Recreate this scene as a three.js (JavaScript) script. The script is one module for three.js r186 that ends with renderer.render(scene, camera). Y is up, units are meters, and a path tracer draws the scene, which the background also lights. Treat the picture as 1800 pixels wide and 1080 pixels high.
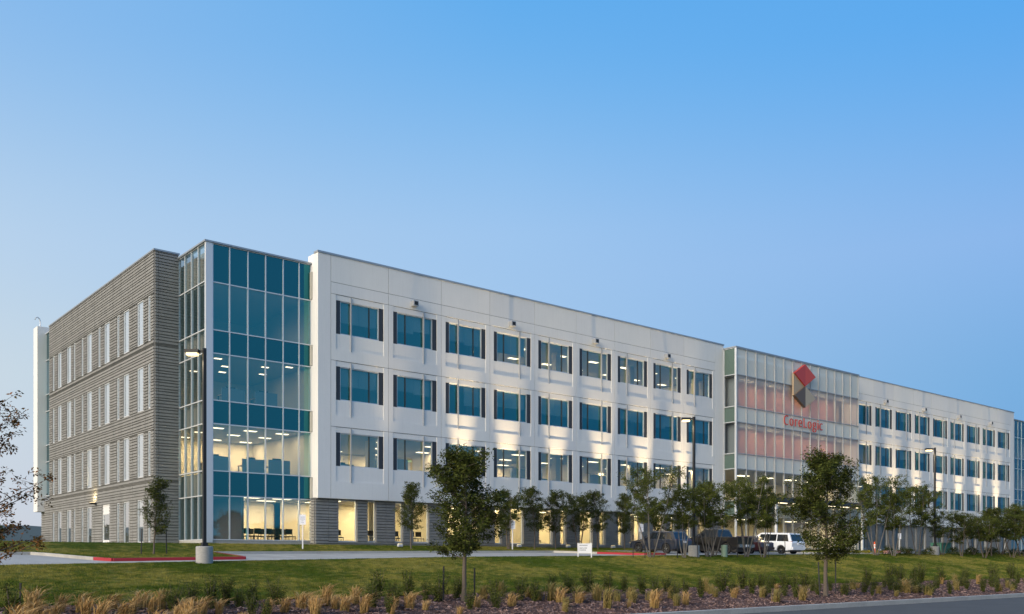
import * as THREE from 'three';
import { mergeGeometries } from 'three/addons/utils/BufferGeometryUtils.js';
import { ConvexGeometry } from 'three/addons/geometries/ConvexGeometry.js';
import { FontLoader } from 'three/addons/loaders/FontLoader.js';
import { TextGeometry } from 'three/addons/geometries/TextGeometry.js';
import { RectAreaLightUniformsLib } from 'three/addons/lights/RectAreaLightUniformsLib.js';

// World: x runs along the white front, z comes out of it towards the street, y = 0 at the ground floor.
// ---------------------------------------------------------------- camera, sky, sun, exposure
const scene = new THREE.Scene();
const camera = new THREE.PerspectiveCamera(2 * Math.atan(985 / 1658) * 180 / Math.PI, 1800 / 1970, 0.3, 4000);
camera.position.set(-28.78, -1.0, 54.07);
camera.lookAt(-28.78 + 0.6382, -1.0, 54.07 - 0.7699);
camera.setViewOffset(1800, 1970, 0, 0, 1800, 1080);      // shift lens: the horizon lies low in the frame
const renderer = new THREE.WebGLRenderer({ antialias: true });
renderer.toneMapping = THREE.LinearToneMapping;
renderer.toneMappingExposure = 1.0;
renderer.shadowMap.enabled = true;
RectAreaLightUniformsLib.init();

const lin = (v) => { v /= 255; return v <= 0.04045 ? v / 12.92 : Math.pow((v + 0.055) / 1.055, 2.4); };
function makeSky() {
  // dusk: pale and slightly warm towards the afterglow, deep blue away from it; keys are [angle from the afterglow, [elevation, r, g, b] ...]
  const keys = [
    [0, [[0, 250, 214, 178], [10, 244, 222, 205], [20, 226, 222, 226], [32, 184, 205, 234], [60, 120, 168, 224], [90, 84, 142, 212]]],
    [55, [[0, 232, 214, 200], [10, 224, 221, 222], [20, 208, 217, 232], [32, 168, 200, 236], [60, 108, 164, 224], [90, 84, 142, 212]]],
    [92, [[0, 206, 209, 218], [4, 203, 213, 225], [10, 199, 216, 229], [17, 182, 209, 236], [28, 136, 186, 236], [60, 96, 158, 222], [90, 84, 142, 212]]],
    [120, [[0, 168, 188, 214], [9, 166, 198, 230], [19, 158, 197, 238], [31, 99, 173, 237], [60, 86, 152, 222], [90, 84, 142, 212]]],
    [148, [[0, 112, 158, 203], [9, 122, 175, 224], [17, 139, 183, 235], [28, 92, 169, 238], [60, 80, 148, 220], [90, 84, 142, 212]]],
    [180, [[0, 104, 150, 198], [9, 112, 165, 218], [17, 126, 176, 230], [28, 88, 162, 234], [60, 80, 146, 218], [90, 84, 142, 212]]],
  ];
  const at = (table, e) => {
    for (let i = 0; i + 1 < table.length; i++) {
      const a = table[i], b = table[i + 1];
      if (e <= b[0]) { let t = Math.max(0, (e - a[0]) / (b[0] - a[0])); t = t * t * (3 - 2 * t) * 0.35 + t * 0.65; return [1, 2, 3].map((c) => a[c] + (b[c] - a[c]) * t); }
    }
    return table[table.length - 1].slice(1);
  };
  const W = 1024, Hh = 512, d = new Float32Array(W * Hh * 4);
  const yaw = (deg) => { const a = deg * Math.PI / 180; return [0.7699 * Math.sin(a) + 0.6382 * Math.cos(a), 0.6382 * Math.sin(a) - 0.7699 * Math.cos(a)]; };
  const g = yaw(-120);
  for (let j = 0; j < Hh; j++) {
    const el = ((j + 0.5) / Hh - 0.5) * 180;
    for (let i = 0; i < W; i++) {
      const az = ((i + 0.5) / W - 0.5) * 2 * Math.PI, x = Math.cos(az), z = Math.sin(az);
      const off = Math.acos(Math.max(-1, Math.min(1, x * g[0] + z * g[1]))) * 180 / Math.PI;
      let k = 0; while (k < keys.length - 2 && off > keys[k + 1][0]) k++;
      const t = Math.max(0, Math.min(1, (off - keys[k][0]) / (keys[k + 1][0] - keys[k][0])));
      const e = Math.max(0, el), a = at(keys[k][1], e), b = at(keys[k + 1][1], e), o = (j * W + i) * 4;
      for (let c = 0; c < 3; c++) d[o + c] = lin(a[c] + (b[c] - a[c]) * t);
      d[o + 3] = 1;
    }
  }
  const tex = new THREE.DataTexture(d, W, Hh, THREE.RGBAFormat, THREE.FloatType);
  tex.mapping = THREE.EquirectangularReflectionMapping; tex.magFilter = THREE.LinearFilter; tex.minFilter = THREE.LinearFilter;
  tex.wrapS = THREE.RepeatWrapping; tex.needsUpdate = true;
  return tex;
}
scene.background = makeSky();
scene.environment = scene.background;

const sun = new THREE.DirectionalLight(new THREE.Color(1.0, 0.88, 0.7), 4.4);   // soft afterglow behind the camera, to the left
sun.position.set(-90, 44, 15); sun.target.position.set(20, 0, 0);
sun.shadow.radius = 70; sun.castShadow = true; sun.shadow.mapSize.set(4096, 4096);
Object.assign(sun.shadow.camera, { left: -110, right: 110, top: 90, bottom: -90, near: 1, far: 320 });
scene.add(sun, sun.target);

// ---------------------------------------------------------------- helpers
function rng(seed) { let a = seed >>> 0; return () => { a = (a + 0x6d2b79f5) >>> 0; let t = a; t = Math.imul(t ^ (t >>> 15), t | 1); t ^= t + Math.imul(t ^ (t >>> 7), t | 61); return ((t ^ (t >>> 14)) >>> 0) / 4294967296; }; }
const R0 = rng(7);
const clamp = (v, a, b) => Math.max(a, Math.min(b, v));
const taken = {};
function numbered(name) { const n = taken[name] = (taken[name] ?? -1) + 1; return n ? `${name}_${String(n).padStart(3, '0')}` : name; }
function tag(o, label, category, group) { o.userData.label = label; o.userData.category = category; if (group) o.userData.group = group; return o; }
function thing(name, label, category, pos = [0, 0, 0], turn = 0, group) {
  const o = new THREE.Group(); o.name = numbered(name); o.position.set(...pos); o.rotation.y = turn; scene.add(o); return tag(o, label, category, group);
}
function part(parent, name, geo, mat) { const m = new THREE.Mesh(geo, mat); m.name = name; parent.add(m); return m; }
function sub(parent, name) { const g = new THREE.Group(); g.name = name; parent.add(g); return g; }
function structure(name, geo, mat) { const m = new THREE.Mesh(geo, mat); m.name = numbered(name); m.userData.kind = 'structure'; scene.add(m); return m; }
const NTH = ['first', 'second', 'third', 'fourth', 'fifth', 'sixth', 'seventh', 'eighth', 'ninth', 'tenth', 'eleventh', 'twelfth', 'thirteenth', 'fourteenth', 'fifteenth', 'sixteenth', 'seventeenth', 'eighteenth', 'nineteenth', 'twentieth'];
const TENS = ['', '', 'twent', 'thirt', 'fort', 'fift', 'sixt', 'sevent', 'eight', 'ninet'];
const nth = (k) => k < 20 ? NTH[k] : (k + 1) % 10 === 0 ? TENS[(k + 1) / 10] + 'ieth' : TENS[Math.floor((k + 1) / 10)] + 'y-' + NTH[(k + 1) % 10 - 1];

// a box with uv in metres
function box(x0, x1, y0, y1, z0, z1) {
  const p = [], n = [], uv = [], ix = [];
  const face = (a, b, c, d, nn, f) => { const s = p.length / 3; for (const v of [a, b, c, d]) { p.push(...v); n.push(...nn); uv.push(...f(v)); } ix.push(s, s + 1, s + 2, s, s + 2, s + 3); };
  const zy = (v) => [v[2], v[1]], xz = (v) => [v[0], v[2]], xy = (v) => [v[0], v[1]];
  face([x1, y0, z1], [x1, y0, z0], [x1, y1, z0], [x1, y1, z1], [1, 0, 0], zy);
  face([x0, y0, z0], [x0, y0, z1], [x0, y1, z1], [x0, y1, z0], [-1, 0, 0], zy);
  face([x0, y1, z1], [x1, y1, z1], [x1, y1, z0], [x0, y1, z0], [0, 1, 0], xz);
  face([x0, y0, z0], [x1, y0, z0], [x1, y0, z1], [x0, y0, z1], [0, -1, 0], xz);
  face([x0, y0, z1], [x1, y0, z1], [x1, y1, z1], [x0, y1, z1], [0, 0, 1], xy);
  face([x1, y0, z0], [x0, y0, z0], [x0, y1, z0], [x1, y1, z0], [0, 0, -1], xy);
  const g = new THREE.BufferGeometry();
  g.setAttribute('position', new THREE.Float32BufferAttribute(p, 3)); g.setAttribute('normal', new THREE.Float32BufferAttribute(n, 3)); g.setAttribute('uv', new THREE.Float32BufferAttribute(uv, 2)); g.setIndex(ix);
  return g;
}
const merge = (l) => l.length === 1 ? l[0] : mergeGeometries(l.map((g) => { const h = g.index ? g.toNonIndexed() : g; for (const k of Object.keys(h.attributes)) if (!['position', 'normal', 'uv'].includes(k)) h.deleteAttribute(k); return h; }));
// tapered tube through points, radii r
function tube(pts, radii, seg = 7) {
  const p = [], ix = [], uv = [], nor = [];
  const up = new THREE.Vector3();
  for (let i = 0; i < pts.length; i++) {
    const a = pts[Math.max(0, i - 1)], b = pts[Math.min(pts.length - 1, i + 1)], t = new THREE.Vector3().subVectors(b, a).normalize();
    up.set(Math.abs(t.y) > 0.9 ? 1 : 0, Math.abs(t.y) > 0.9 ? 0 : 1, 0);
    const u = new THREE.Vector3().crossVectors(up, t).normalize(), v = new THREE.Vector3().crossVectors(t, u);
    for (let k = 0; k <= seg; k++) {
      const w = k / seg * Math.PI * 2, d = u.clone().multiplyScalar(Math.cos(w)).addScaledVector(v, Math.sin(w));
      p.push(pts[i].x + d.x * radii[i], pts[i].y + d.y * radii[i], pts[i].z + d.z * radii[i]); nor.push(d.x, d.y, d.z); uv.push(k / seg, pts[i].y);
    }
  }
  const q = seg + 1;
  for (let i = 0; i + 1 < pts.length; i++) for (let k = 0; k < seg; k++) { const a = i * q + k; ix.push(a, a + 1, a + q, a + 1, a + q + 1, a + q); }
  const g = new THREE.BufferGeometry();
  g.setAttribute('position', new THREE.Float32BufferAttribute(p, 3)); g.setAttribute('normal', new THREE.Float32BufferAttribute(nor, 3)); g.setAttribute('uv', new THREE.Float32BufferAttribute(uv, 2)); g.setIndex(ix);
  return g;
}
const cyl = (r0, r1, h, y0 = 0, seg = 16, x = 0, z = 0) => new THREE.CylinderGeometry(r1, r0, h, seg).translate(x, y0 + h / 2, z);
const V = (x, y, z) => new THREE.Vector3(x, y, z);

// ---------------------------------------------------------------- textures
function lattice(n, seed) { const r = rng(seed), a = new Float32Array(n * n); for (let i = 0; i < n * n; i++) a[i] = r(); return (u, v) => { u = ((u % 1) + 1) % 1 * n; v = ((v % 1) + 1) % 1 * n; const x = Math.floor(u), y = Math.floor(v), fx = u - x, fy = v - y, s = fx * fx * (3 - 2 * fx), t = fy * fy * (3 - 2 * fy), X = (x + 1) % n, Y = (y + 1) % n; return (a[y % n * n + x % n] * (1 - s) + a[y % n * n + X] * s) * (1 - t) + (a[Y * n + x % n] * (1 - s) + a[Y * n + X] * s) * t; }; }
function texture(size, metres, fn, color = true, my = metres) {
  const d = new Uint8Array(size * size * 4);
  for (let j = 0; j < size; j++) for (let i = 0; i < size; i++) { const c = fn(i / size, j / size), o = (j * size + i) * 4; for (let k = 0; k < 3; k++) d[o + k] = clamp(Math.round((color ? Math.pow(clamp(c[k], 0, 1), 1 / 2.2) : c[k]) * 255), 0, 255); d[o + 3] = 255; }
  const t = new THREE.DataTexture(d, size, size); t.magFilter = THREE.LinearFilter; t.minFilter = THREE.LinearMipmapLinearFilter; t.generateMipmaps = true;
  t.wrapS = t.wrapT = THREE.RepeatWrapping; t.repeat.set(1 / metres, 1 / my); if (color) t.colorSpace = THREE.SRGBColorSpace; t.needsUpdate = true; return t;
}
const n4 = lattice(4, 1), n8 = lattice(8, 2), n16 = lattice(16, 3), n32 = lattice(32, 4), n64 = lattice(64, 5), n128 = lattice(128, 6), n256 = lattice(256, 7);
const fbm = (u, v) => 0.36 * n4(u, v) + 0.26 * n8(u, v) + 0.17 * n16(u, v) + 0.12 * n32(u, v) + 0.09 * n64(u, v);
const mix = (a, b, t) => a.map((x, i) => x + (b[i] - x) * t);
const grey = (c) => [c, c, c];
const whiteTex = texture(512, 7.3, (u, v) => { const k = 0.74 + 0.05 * (fbm(u, v) - 0.5) + 0.03 * (n256(u, v) - 0.5) - 0.025 * Math.pow(n128(u, v * 0.06), 3); return [k, k * 0.985, k * 0.965]; });
const greyTex = texture(512, 5.1, (u, v) => { const k = 0.225 + 0.1 * (fbm(u, v) - 0.5) + 0.05 * (n256(u, v) - 0.5) + 0.03 * (n32(u * 2, v * 3) - 0.5); return [k * 1.0, k * 1.0, k * 0.995]; });
const greyBump = texture(512, 1.7, (u, v) => grey(0.5 + 0.3 * (n256(u, v) - 0.5) + 0.4 * (n64(u, v) - 0.5)), false);
const paveTex = texture(512, 9, (u, v) => { const k = 0.36 + 0.13 * (fbm(u, v) - 0.5) + 0.07 * (n256(u, v) - 0.5) - 0.05 * Math.pow(n16(u * 2, v), 2); return [k, k * 0.985, k * 0.95]; });
const asphaltTex = texture(512, 4, (u, v) => grey(0.06 + 0.03 * (fbm(u, v) - 0.5) + 0.03 * (n256(u, v) - 0.5)));
const grassTex = texture(1024, 17, (u, v) => { const f = fbm(u, v), s = n32(u * 2, v * 2), m = n256(u * 2, v * 2), y = clamp((f - 0.42) * 3.0 + (s - 0.5) * 0.8 + (n128(u * 0.5, v * 2) - 0.5) * 1.1, 0, 1); return mix([0.058, 0.092, 0.011], [0.235, 0.21, 0.05], y).map((c) => c * (0.62 + 0.75 * m)); });
const grassBump = texture(512, 2.2, (u, v) => grey(n256(u, v) * 0.6 + n128(u, v) * 0.4), false);
const mulchTex = texture(512, 2.6, (u, v) => { const a = n256(u, v * 0.6), b = n128(u * 0.7, v), f = fbm(u, v), k = 0.5 + 1.1 * a * b + 0.5 * (f - 0.5); const c = mix([0.15, 0.085, 0.075], [0.34, 0.22, 0.19], Math.pow(b, 3)); return c.map((x) => x * k); });
const mulchBump = texture(512, 1.3, (u, v) => grey(0.5 * n128(u, v * 0.5) + 0.5 * n256(u * 0.6, v)), false);
const barkTex = texture(256, 0.6, (u, v) => { const k = 0.055 + 0.055 * n64(u, v * 0.25) + 0.03 * n128(u, v); return [k * 1.15, k * 0.92, k * 0.74]; });
const paleBarkTex = texture(256, 0.8, (u, v) => { const k = 0.07 + 0.06 * n16(u, v * 0.4) + 0.06 * n64(u, v); return [k * 1.06, k * 0.96, k * 0.86]; });

// ---------------------------------------------------------------- materials
const std = (o) => new THREE.MeshStandardMaterial(o), phy = (o) => new THREE.MeshPhysicalMaterial(o);
const C = (r, g, b) => new THREE.Color().setRGB(r, g, b);
const M = {
  white: std({ map: whiteTex, roughness: 0.85 }), white1: std({ map: whiteTex, color: C(0.965, 0.965, 0.97), roughness: 0.85 }), white2: std({ map: whiteTex, color: C(1.02, 1.015, 1.0), roughness: 0.85 }),
  whiteMetal: std({ color: C(0.7, 0.7, 0.7), roughness: 0.45 }),
  seal: std({ color: C(0.16, 0.16, 0.16), roughness: 0.9 }),
  grey: std({ map: greyTex, roughness: 0.9, bumpMap: greyBump, bumpScale: 0.004 }),
  alum: std({ color: C(0.62, 0.64, 0.67), roughness: 0.4, metalness: 0.35 }),
  entFrame: std({ color: C(0.42, 0.43, 0.44), roughness: 0.45, metalness: 0.3 }),
  fin: std({ color: C(0.36, 0.37, 0.39), roughness: 0.45, metalness: 0.3 }),
  darkPanel: std({ color: C(0.03, 0.034, 0.043), roughness: 0.5, metalness: 0.1 }),
  darkMullion: std({ color: C(0.03, 0.035, 0.04), roughness: 0.5 }),
  coping: std({ color: C(0.33, 0.36, 0.4), roughness: 0.4, metalness: 0.5 }),
  glass: phy({ color: C(0.05, 0.32, 0.38), metalness: 0.92, roughness: 0.015, transparent: true, opacity: 0.5 }),
  cornerGlass: phy({ color: C(0.24, 0.42, 0.46), metalness: 0.92, roughness: 0.015, transparent: true, opacity: 0.55 }),
  addedBlindGrey: std({ color: C(0.2, 0.27, 0.29), roughness: 0.9 }),
  clear: phy({ color: C(0.86, 0.9, 0.88), transmission: 1, thickness: 0, ior: 1.5, roughness: 0.0 }),
  sideGlass: phy({ color: C(0.84, 0.92, 0.96), metalness: 0.92, roughness: 0.015, transparent: true, opacity: 0.78 }),
  spandrel: phy({ color: C(0.016, 0.125, 0.155), metalness: 0.9, roughness: 0.03 }),
  spandrelGreen: phy({ color: C(0.08, 0.125, 0.105), roughness: 0.08, ior: 1.8 }),
  frosted: phy({ color: C(0.86, 0.86, 0.8), transmission: 0.35, thickness: 0, roughness: 0.75, ior: 1.5 }),
  fritted: phy({ color: C(0.86, 0.8, 0.77), transmission: 0.8, thickness: 0, roughness: 0.3, ior: 1.6 }),
  ceiling: std({ color: C(0.45, 0.43, 0.38), roughness: 0.95 }),
  carpet: std({ color: C(0.13, 0.13, 0.13), roughness: 1 }),
  wallWarm: std({ color: C(0.78, 0.7, 0.52), roughness: 0.9 }),
  wallPale: std({ color: C(0.55, 0.5, 0.4), roughness: 0.9 }),
  wallDark: std({ color: C(0.2, 0.22, 0.25), roughness: 0.9 }),
  wallRed: std({ color: C(0.5, 0.22, 0.2), roughness: 0.9 }),
  wood: std({ color: C(0.45, 0.26, 0.1), roughness: 0.6 }),
  blind: std({ color: C(0.82, 0.83, 0.82), roughness: 0.9 }),
  tubeLight: std({ color: C(0.8, 0.8, 0.8), emissive: C(1, 0.84, 0.55), emissiveIntensity: 4 }),
  lampGlow: std({ color: C(0.8, 0.8, 0.8), emissive: C(1, 0.72, 0.28), emissiveIntensity: 2.4 }),
  pole: std({ color: C(0.022, 0.022, 0.024), roughness: 0.5, metalness: 0.2 }),
  concrete: std({ map: paveTex, roughness: 0.9, bumpMap: greyBump, bumpScale: 0.003 }),
  kerb: std({ map: paveTex, color: C(1.1, 1.08, 1.04), roughness: 0.9 }),
  redKerb: std({ color: C(0.32, 0.018, 0.03), roughness: 0.75 }),
  pave: std({ map: paveTex, roughness: 0.92 }),
  paint: std({ color: C(0.7, 0.7, 0.68), roughness: 0.8 }),
  asphalt: std({ map: asphaltTex, roughness: 0.95 }),
  grass: phy({ map: grassTex, roughness: 1, specularIntensity: 0.1, bumpMap: grassBump, bumpScale: 0.05 }),
  mulch: phy({ map: mulchTex, roughness: 1, specularIntensity: 0.15, bumpMap: mulchBump, bumpScale: 0.06 }),
  bark: std({ map: barkTex, roughness: 1 }),
  paleBark: std({ map: paleBarkTex, roughness: 1 }),
  leaf: phy({ color: C(1, 1, 1), vertexColors: true, roughness: 0.7, specularIntensity: 0.12, side: THREE.DoubleSide }),
  blade: phy({ color: C(1, 1, 1), vertexColors: true, roughness: 0.95, specularIntensity: 0.15, side: THREE.DoubleSide }),
  turf: phy({ color: C(1, 1, 1), roughness: 0.95, specularIntensity: 0.1, side: THREE.DoubleSide }),
  red: std({ color: C(0.6, 0.06, 0.03), roughness: 0.4 }),
  redDark: std({ color: C(0.5, 0.04, 0.025), roughness: 0.4 }),
  tan: std({ color: C(0.42, 0.31, 0.2), roughness: 0.45 }),
  taupe: std({ color: C(0.45, 0.36, 0.25), roughness: 0.45 }),
  taupeDark: std({ color: C(0.12, 0.08, 0.055), roughness: 0.45 }),
  sign: std({ color: C(0.75, 0.75, 0.76), roughness: 0.5 }),
  chair: std({ color: C(0.012, 0.012, 0.014), roughness: 0.6 }),
  chrome: std({ color: C(0.55, 0.55, 0.56), roughness: 0.25, metalness: 1 }),
  rubber: std({ color: C(0.012, 0.012, 0.012), roughness: 0.85 }),
  trimBlack: std({ color: C(0.015, 0.015, 0.016), roughness: 0.6 }),
  carGlass: phy({ color: C(0.01, 0.012, 0.014), roughness: 0.04, ior: 1.6 }),
  tail: phy({ color: C(0.35, 0.008, 0.01), roughness: 0.2, clearcoat: 1 }),
  navy: phy({ color: C(0.008, 0.014, 0.03), roughness: 0.35, clearcoat: 1, clearcoatRoughness: 0.05 }),
  black: phy({ color: C(0.006, 0.006, 0.007), roughness: 0.35, clearcoat: 1, clearcoatRoughness: 0.05 }),
  maroon: phy({ color: C(0.03, 0.008, 0.012), roughness: 0.35, clearcoat: 1, clearcoatRoughness: 0.05 }),
  carWhite: phy({ color: C(0.72, 0.74, 0.78), roughness: 0.35, clearcoat: 1, clearcoatRoughness: 0.05 }),
  orange: std({ color: C(0.75, 0.11, 0.02), roughness: 0.6 }),
  green: std({ color: C(0.03, 0.14, 0.09), roughness: 0.5 }),
  paleGreen: std({ color: C(0.2, 0.29, 0.22), roughness: 0.6 }),
  hill: std({ color: C(0.05, 0.075, 0.075), roughness: 1 }),
};

// ---------------------------------------------------------------- ground
function H(s, w) {
  const h4 = -0.48 + 0.008 * clamp(s, -30, 25), sc = clamp(s, -40, 60), h15 = -0.82 + (sc > 0 ? 0.008 : 0.017) * sc;
  const K = [[0.9, -0.05], [4, h4], [15, h15], [26.8, -2.2], [33.3, -2.75]];
  if (w <= 0.9) return -0.05;
  for (let i = 0; i < 4; i++) if (w <= K[i + 1][0]) return K[i][1] + (K[i + 1][1] - K[i][1]) * (w - K[i][0]) / (K[i + 1][0] - K[i][0]);
  return -2.75;
}
const ramp = (s, a, b, f) => clamp(Math.min((s - a) / f, (b - s) / f), 0, 1);
const stallEdge = (s) => 4.2 + 7.3 * Math.max(ramp(s, -17.4, -8.7, 1.2), ramp(s, 16.6, 21.4, 1.2)) + 3 * ramp(s, 44, 140, 3);
function columns(a, b) { const l = []; for (let s = a; s < b;) { l.push(s); s += s >= -42 && s < 70 ? 0.4 : 4; } l.push(b); return l; }
function strip(cols, rows, y) {
  const p = [], uv = [], ix = []; const n = rows(cols[0]).length;
  for (const s of cols) for (const w of rows(s)) { p.push(s, y(s, w), w); uv.push(s, w); }
  for (let i = 0; i + 1 < cols.length; i++) for (let j = 0; j + 1 < n; j++) { const a = i * n + j; ix.push(a, a + 1, a + n, a + 1, a + n + 1, a + n); }
  const g = new THREE.BufferGeometry(); g.setAttribute('position', new THREE.Float32BufferAttribute(p, 3)); g.setAttribute('uv', new THREE.Float32BufferAttribute(uv, 2)); g.setIndex(ix); g.computeVertexNormals(); return g;
}
const span = (a, b, n) => Array.from({ length: n + 1 }, (_, i) => a + (b - a) * i / n);
const bump2 = lattice(64, 31), roll = (s, w) => 0.05 * (bump2(s / 90, w / 90) - 0.5) + 0.03 * (n64(s / 60, w / 60) - 0.5);
structure('ground', strip(span(-900, 1000, 4), () => span(-900, 900, 4), () => -3.3), M.grass);
const cols = columns(-110, 170);
structure('lawn_behind_drive', strip(cols, (s) => [-90, -45, -20, 0, 0.9, 1.7, 2.5, 3.3, ...span(Math.min(4, stallEdge(s) - 0.12), stallEdge(s) - 0.06, 6)], (s, w) => H(s, w) + (w > 1 ? 0.4 * roll(s, w) : 0)), M.grass);
structure('driveway', strip(cols, (s) => span(stallEdge(s) - 0.1, 15.1, 8), (s, w) => H(s, w) - 0.12), M.pave);
structure('front_lawn', strip(cols, () => span(15.12, 26.85, 24), (s, w) => H(s, w) + roll(s, w) * clamp((w - 15.1) / 2, 0, 1) * clamp((27 - w) / 2, 0, 1)), M.grass);
structure('mulch_bed', strip(cols, () => span(26.85, 33.3, 16), (s, w) => H(s, w) - 0.03 + 0.09 * (n64(s / 9, w / 9) - 0.5) * clamp((w - 26.85) * 2, 0, 1) * clamp((33.3 - w) * 2, 0, 1)), M.mulch);
structure('road', strip(span(-110, 170, 40), () => span(33.6, 49, 6), () => -2.9), M.asphalt);
structure('verge', strip(span(-110, 170, 40), () => span(49.2, 110, 4), (s, w) => -2.78), M.grass);
function kerb(pts, width, y0, y1) {      // pts: [s, w] polyline
  const g = [];
  for (let i = 0; i + 1 < pts.length; i++) {
    const [s0, w0] = pts[i], [s1, w1] = pts[i + 1], l = Math.hypot(s1 - s0, w1 - w0), ns = -(w1 - w0) / l * width / 2, nw = (s1 - s0) / l * width / 2;
    const q = [[s0 + ns, w0 + nw], [s1 + ns, w1 + nw], [s1 - ns, w1 - nw], [s0 - ns, w0 - nw]], P = [], e = 0.02;
    const top = (a) => [a[0], H(a[0], a[1]) + y1, a[1]], bot = (a) => [a[0], H(a[0], a[1]) + y0, a[1]];
    const quad = (a, b, c, d) => P.push(...a, ...b, ...c, ...a, ...c, ...d);
    const t = q.map(top), b = q.map(bot);
    quad(t[0], t[1], t[2], t[3]); quad(b[0], b[1], t[1], t[0]); quad(b[2], b[3], t[3], t[2]); quad(b[1], b[2], t[2], t[1]); quad(b[3], b[0], t[0], t[3]);
    const G = new THREE.BufferGeometry(); G.setAttribute('position', new THREE.Float32BufferAttribute(P, 3)); G.computeVertexNormals();
    const uv = []; for (let k = 0; k < P.length; k += 3) uv.push(P[k], P[k + 2] + P[k + 1]); G.setAttribute('uv', new THREE.Float32BufferAttribute(uv, 2)); g.push(G);
  }
  return merge(g);
}
const edge = (a, b) => cols.filter((s) => s >= a && s <= b).map((s) => [s, stallEdge(s)]);
const cut = (v) => cols.reduce((m, s) => Math.abs(s - v) < Math.abs(m - v) ? s : m);
const e1 = cut(-16.6), e2 = cut(-8.9), e3 = cut(17.2), e4 = cut(20.9);
for (const [a, b, red] of [[-110, e1, 0], [e1, e2, 1], [e2, e3, 0], [e3, e4, 1], [e4, 170, 0]]) structure(red ? 'red_kerb' : 'kerb', kerb(edge(a, b), 0.16, -0.3, 0.02), red ? M.redKerb : M.kerb);
structure('kerb', kerb(cols.map((s) => [s, 15.05]), 0.14, -0.3, 0.012), M.kerb);
structure('kerb', kerb(span(-110, 170, 50).map((s) => [s, 33.45]), 0.3, -0.4, 0.03), M.kerb);
structure('kerb', kerb(span(-110, 170, 50).map((s) => [s, 49.1]), 0.2, -0.4, 0.03), M.kerb);
for (let k = 0; k < 12; k++) { const s = -6.3 + 2.75 * k + (k > 7 ? 3.1 : 0); structure('stall_line', strip([s, s + 0.1], () => span(4.6, 9.4, 4), (a, w) => H(a, w) - 0.114), M.paint); }
// low far land beyond the building
{
  const g = strip(span(-420, 420, 60), () => [-420, -330, -300, -240], (s, w) => w < -320 ? 7 + 6 * n16(s / 300, 0.2) : w < -280 ? 4 + 3 * n16(s / 300, 0.4) : -3.4);
  structure('hills', g, M.hill);
}

// ---------------------------------------------------------------- the office building
const office = thing('office_building', 'long white and grey four-storey office building with glass corner and glazed entrance', 'building');
const lvl = [0.05, 4.3, 8.555, 12.81], ceil = [2.96, 7.25, 11.505, 15.76];
const END = 41.2, ENT0 = 41.2, ENT1 = 61.9, FAR = 103.0, TOWER = 6.94, PITCH = 4.34;

// white precast panels, one per bay and storey, with the field around each window set back
const joints = [];
function whiteWing(x0, dir) {            // dir +1: bays counted from the left end, -1: mirrored
  const X = (a) => dir > 0 ? x0 + a : x0 - a, bx = (a, b, ...r) => dir > 0 ? box(x0 + a, x0 + b, ...r) : box(x0 - b, x0 - a, ...r);
  const g = 0.014, lead = 0.92, ends = lead + 9 * PITCH, back = -0.28;
  const rowTop = [7.61, 11.88, 16.15], rowBase = [3.0, 7.61, 11.88];
  const piers = [[0, lead], [ends, END]];
  for (const [a, b] of piers) for (const [y0, y1] of [[3.0, 18.62]]) part(office, 'white_panel', bx(a === 0 ? 0 : a + g, b === END ? END : b - g, y0, y1, back, 0), M.white);
  for (let k = 0; k < 9; k++) {
    const a = lead + k * PITCH + g, b = lead + (k + 1) * PITCH - g, wa = lead + k * PITCH + 0.37, wb = wa + 3.6;
    for (let r = 0; r < 3; r++) {
      const top = rowTop[r] - g, head = rowTop[r] - 0.36, sill = head - 2.17, field = head - 3.15, bot = rowBase[r] + (r ? g : 0);
      part(office, 'white_panel', merge([bx(a, b, bot, field, back, 0), bx(a, wa, field, top, back, 0), bx(wb, b, field, top, back, 0), bx(wa, wb, field, sill, back, -0.035), bx(wa, wb, head, top, back, -0.035)]), [M.white, M.white1, M.white2][Math.floor(R0() * 3)]);
    }
    part(office, 'white_panel', bx(a, b, 16.15 + g, 16.9 - g, back, 0), M.white);
    part(office, 'white_panel', bx(a, b, 16.9 + g, 18.62, back, 0), [M.white, M.white1, M.white2][Math.floor(R0() * 3)]);
  }
  const seals = [];
  for (let k = 0; k <= 9; k++) { const c = lead + k * PITCH; seals.push(bx(c - 0.05, c + 0.05, 3.01, 18.6, back + 0.01, -0.03)); }
  for (const y of [7.61, 11.88, 16.15, 16.9]) seals.push(bx(lead, ends, y - 0.03, y + 0.03, back + 0.01, -0.035));
  part(office, 'joint_seal', merge(seals), M.seal);
  part(office, 'soffit', bx(0, END, 2.97, 3.0 - 0.004, -0.3, 0), M.white);
  part(office, 'coping', bx(-0.04, END + 0.04, 18.62, 18.74, -0.5, 0.05), M.coping);
}
whiteWing(0, 1); whiteWing(FAR, -1);
part(office, 'return_wall', box(-0.002, 0.28, 3.0, 18.62, -1.3, -0.285), M.white);
part(office, 'return_wall', box(FAR - 0.28, FAR + 0.002, 3.0, 18.62, -1.3, -0.285), M.white);

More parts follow.
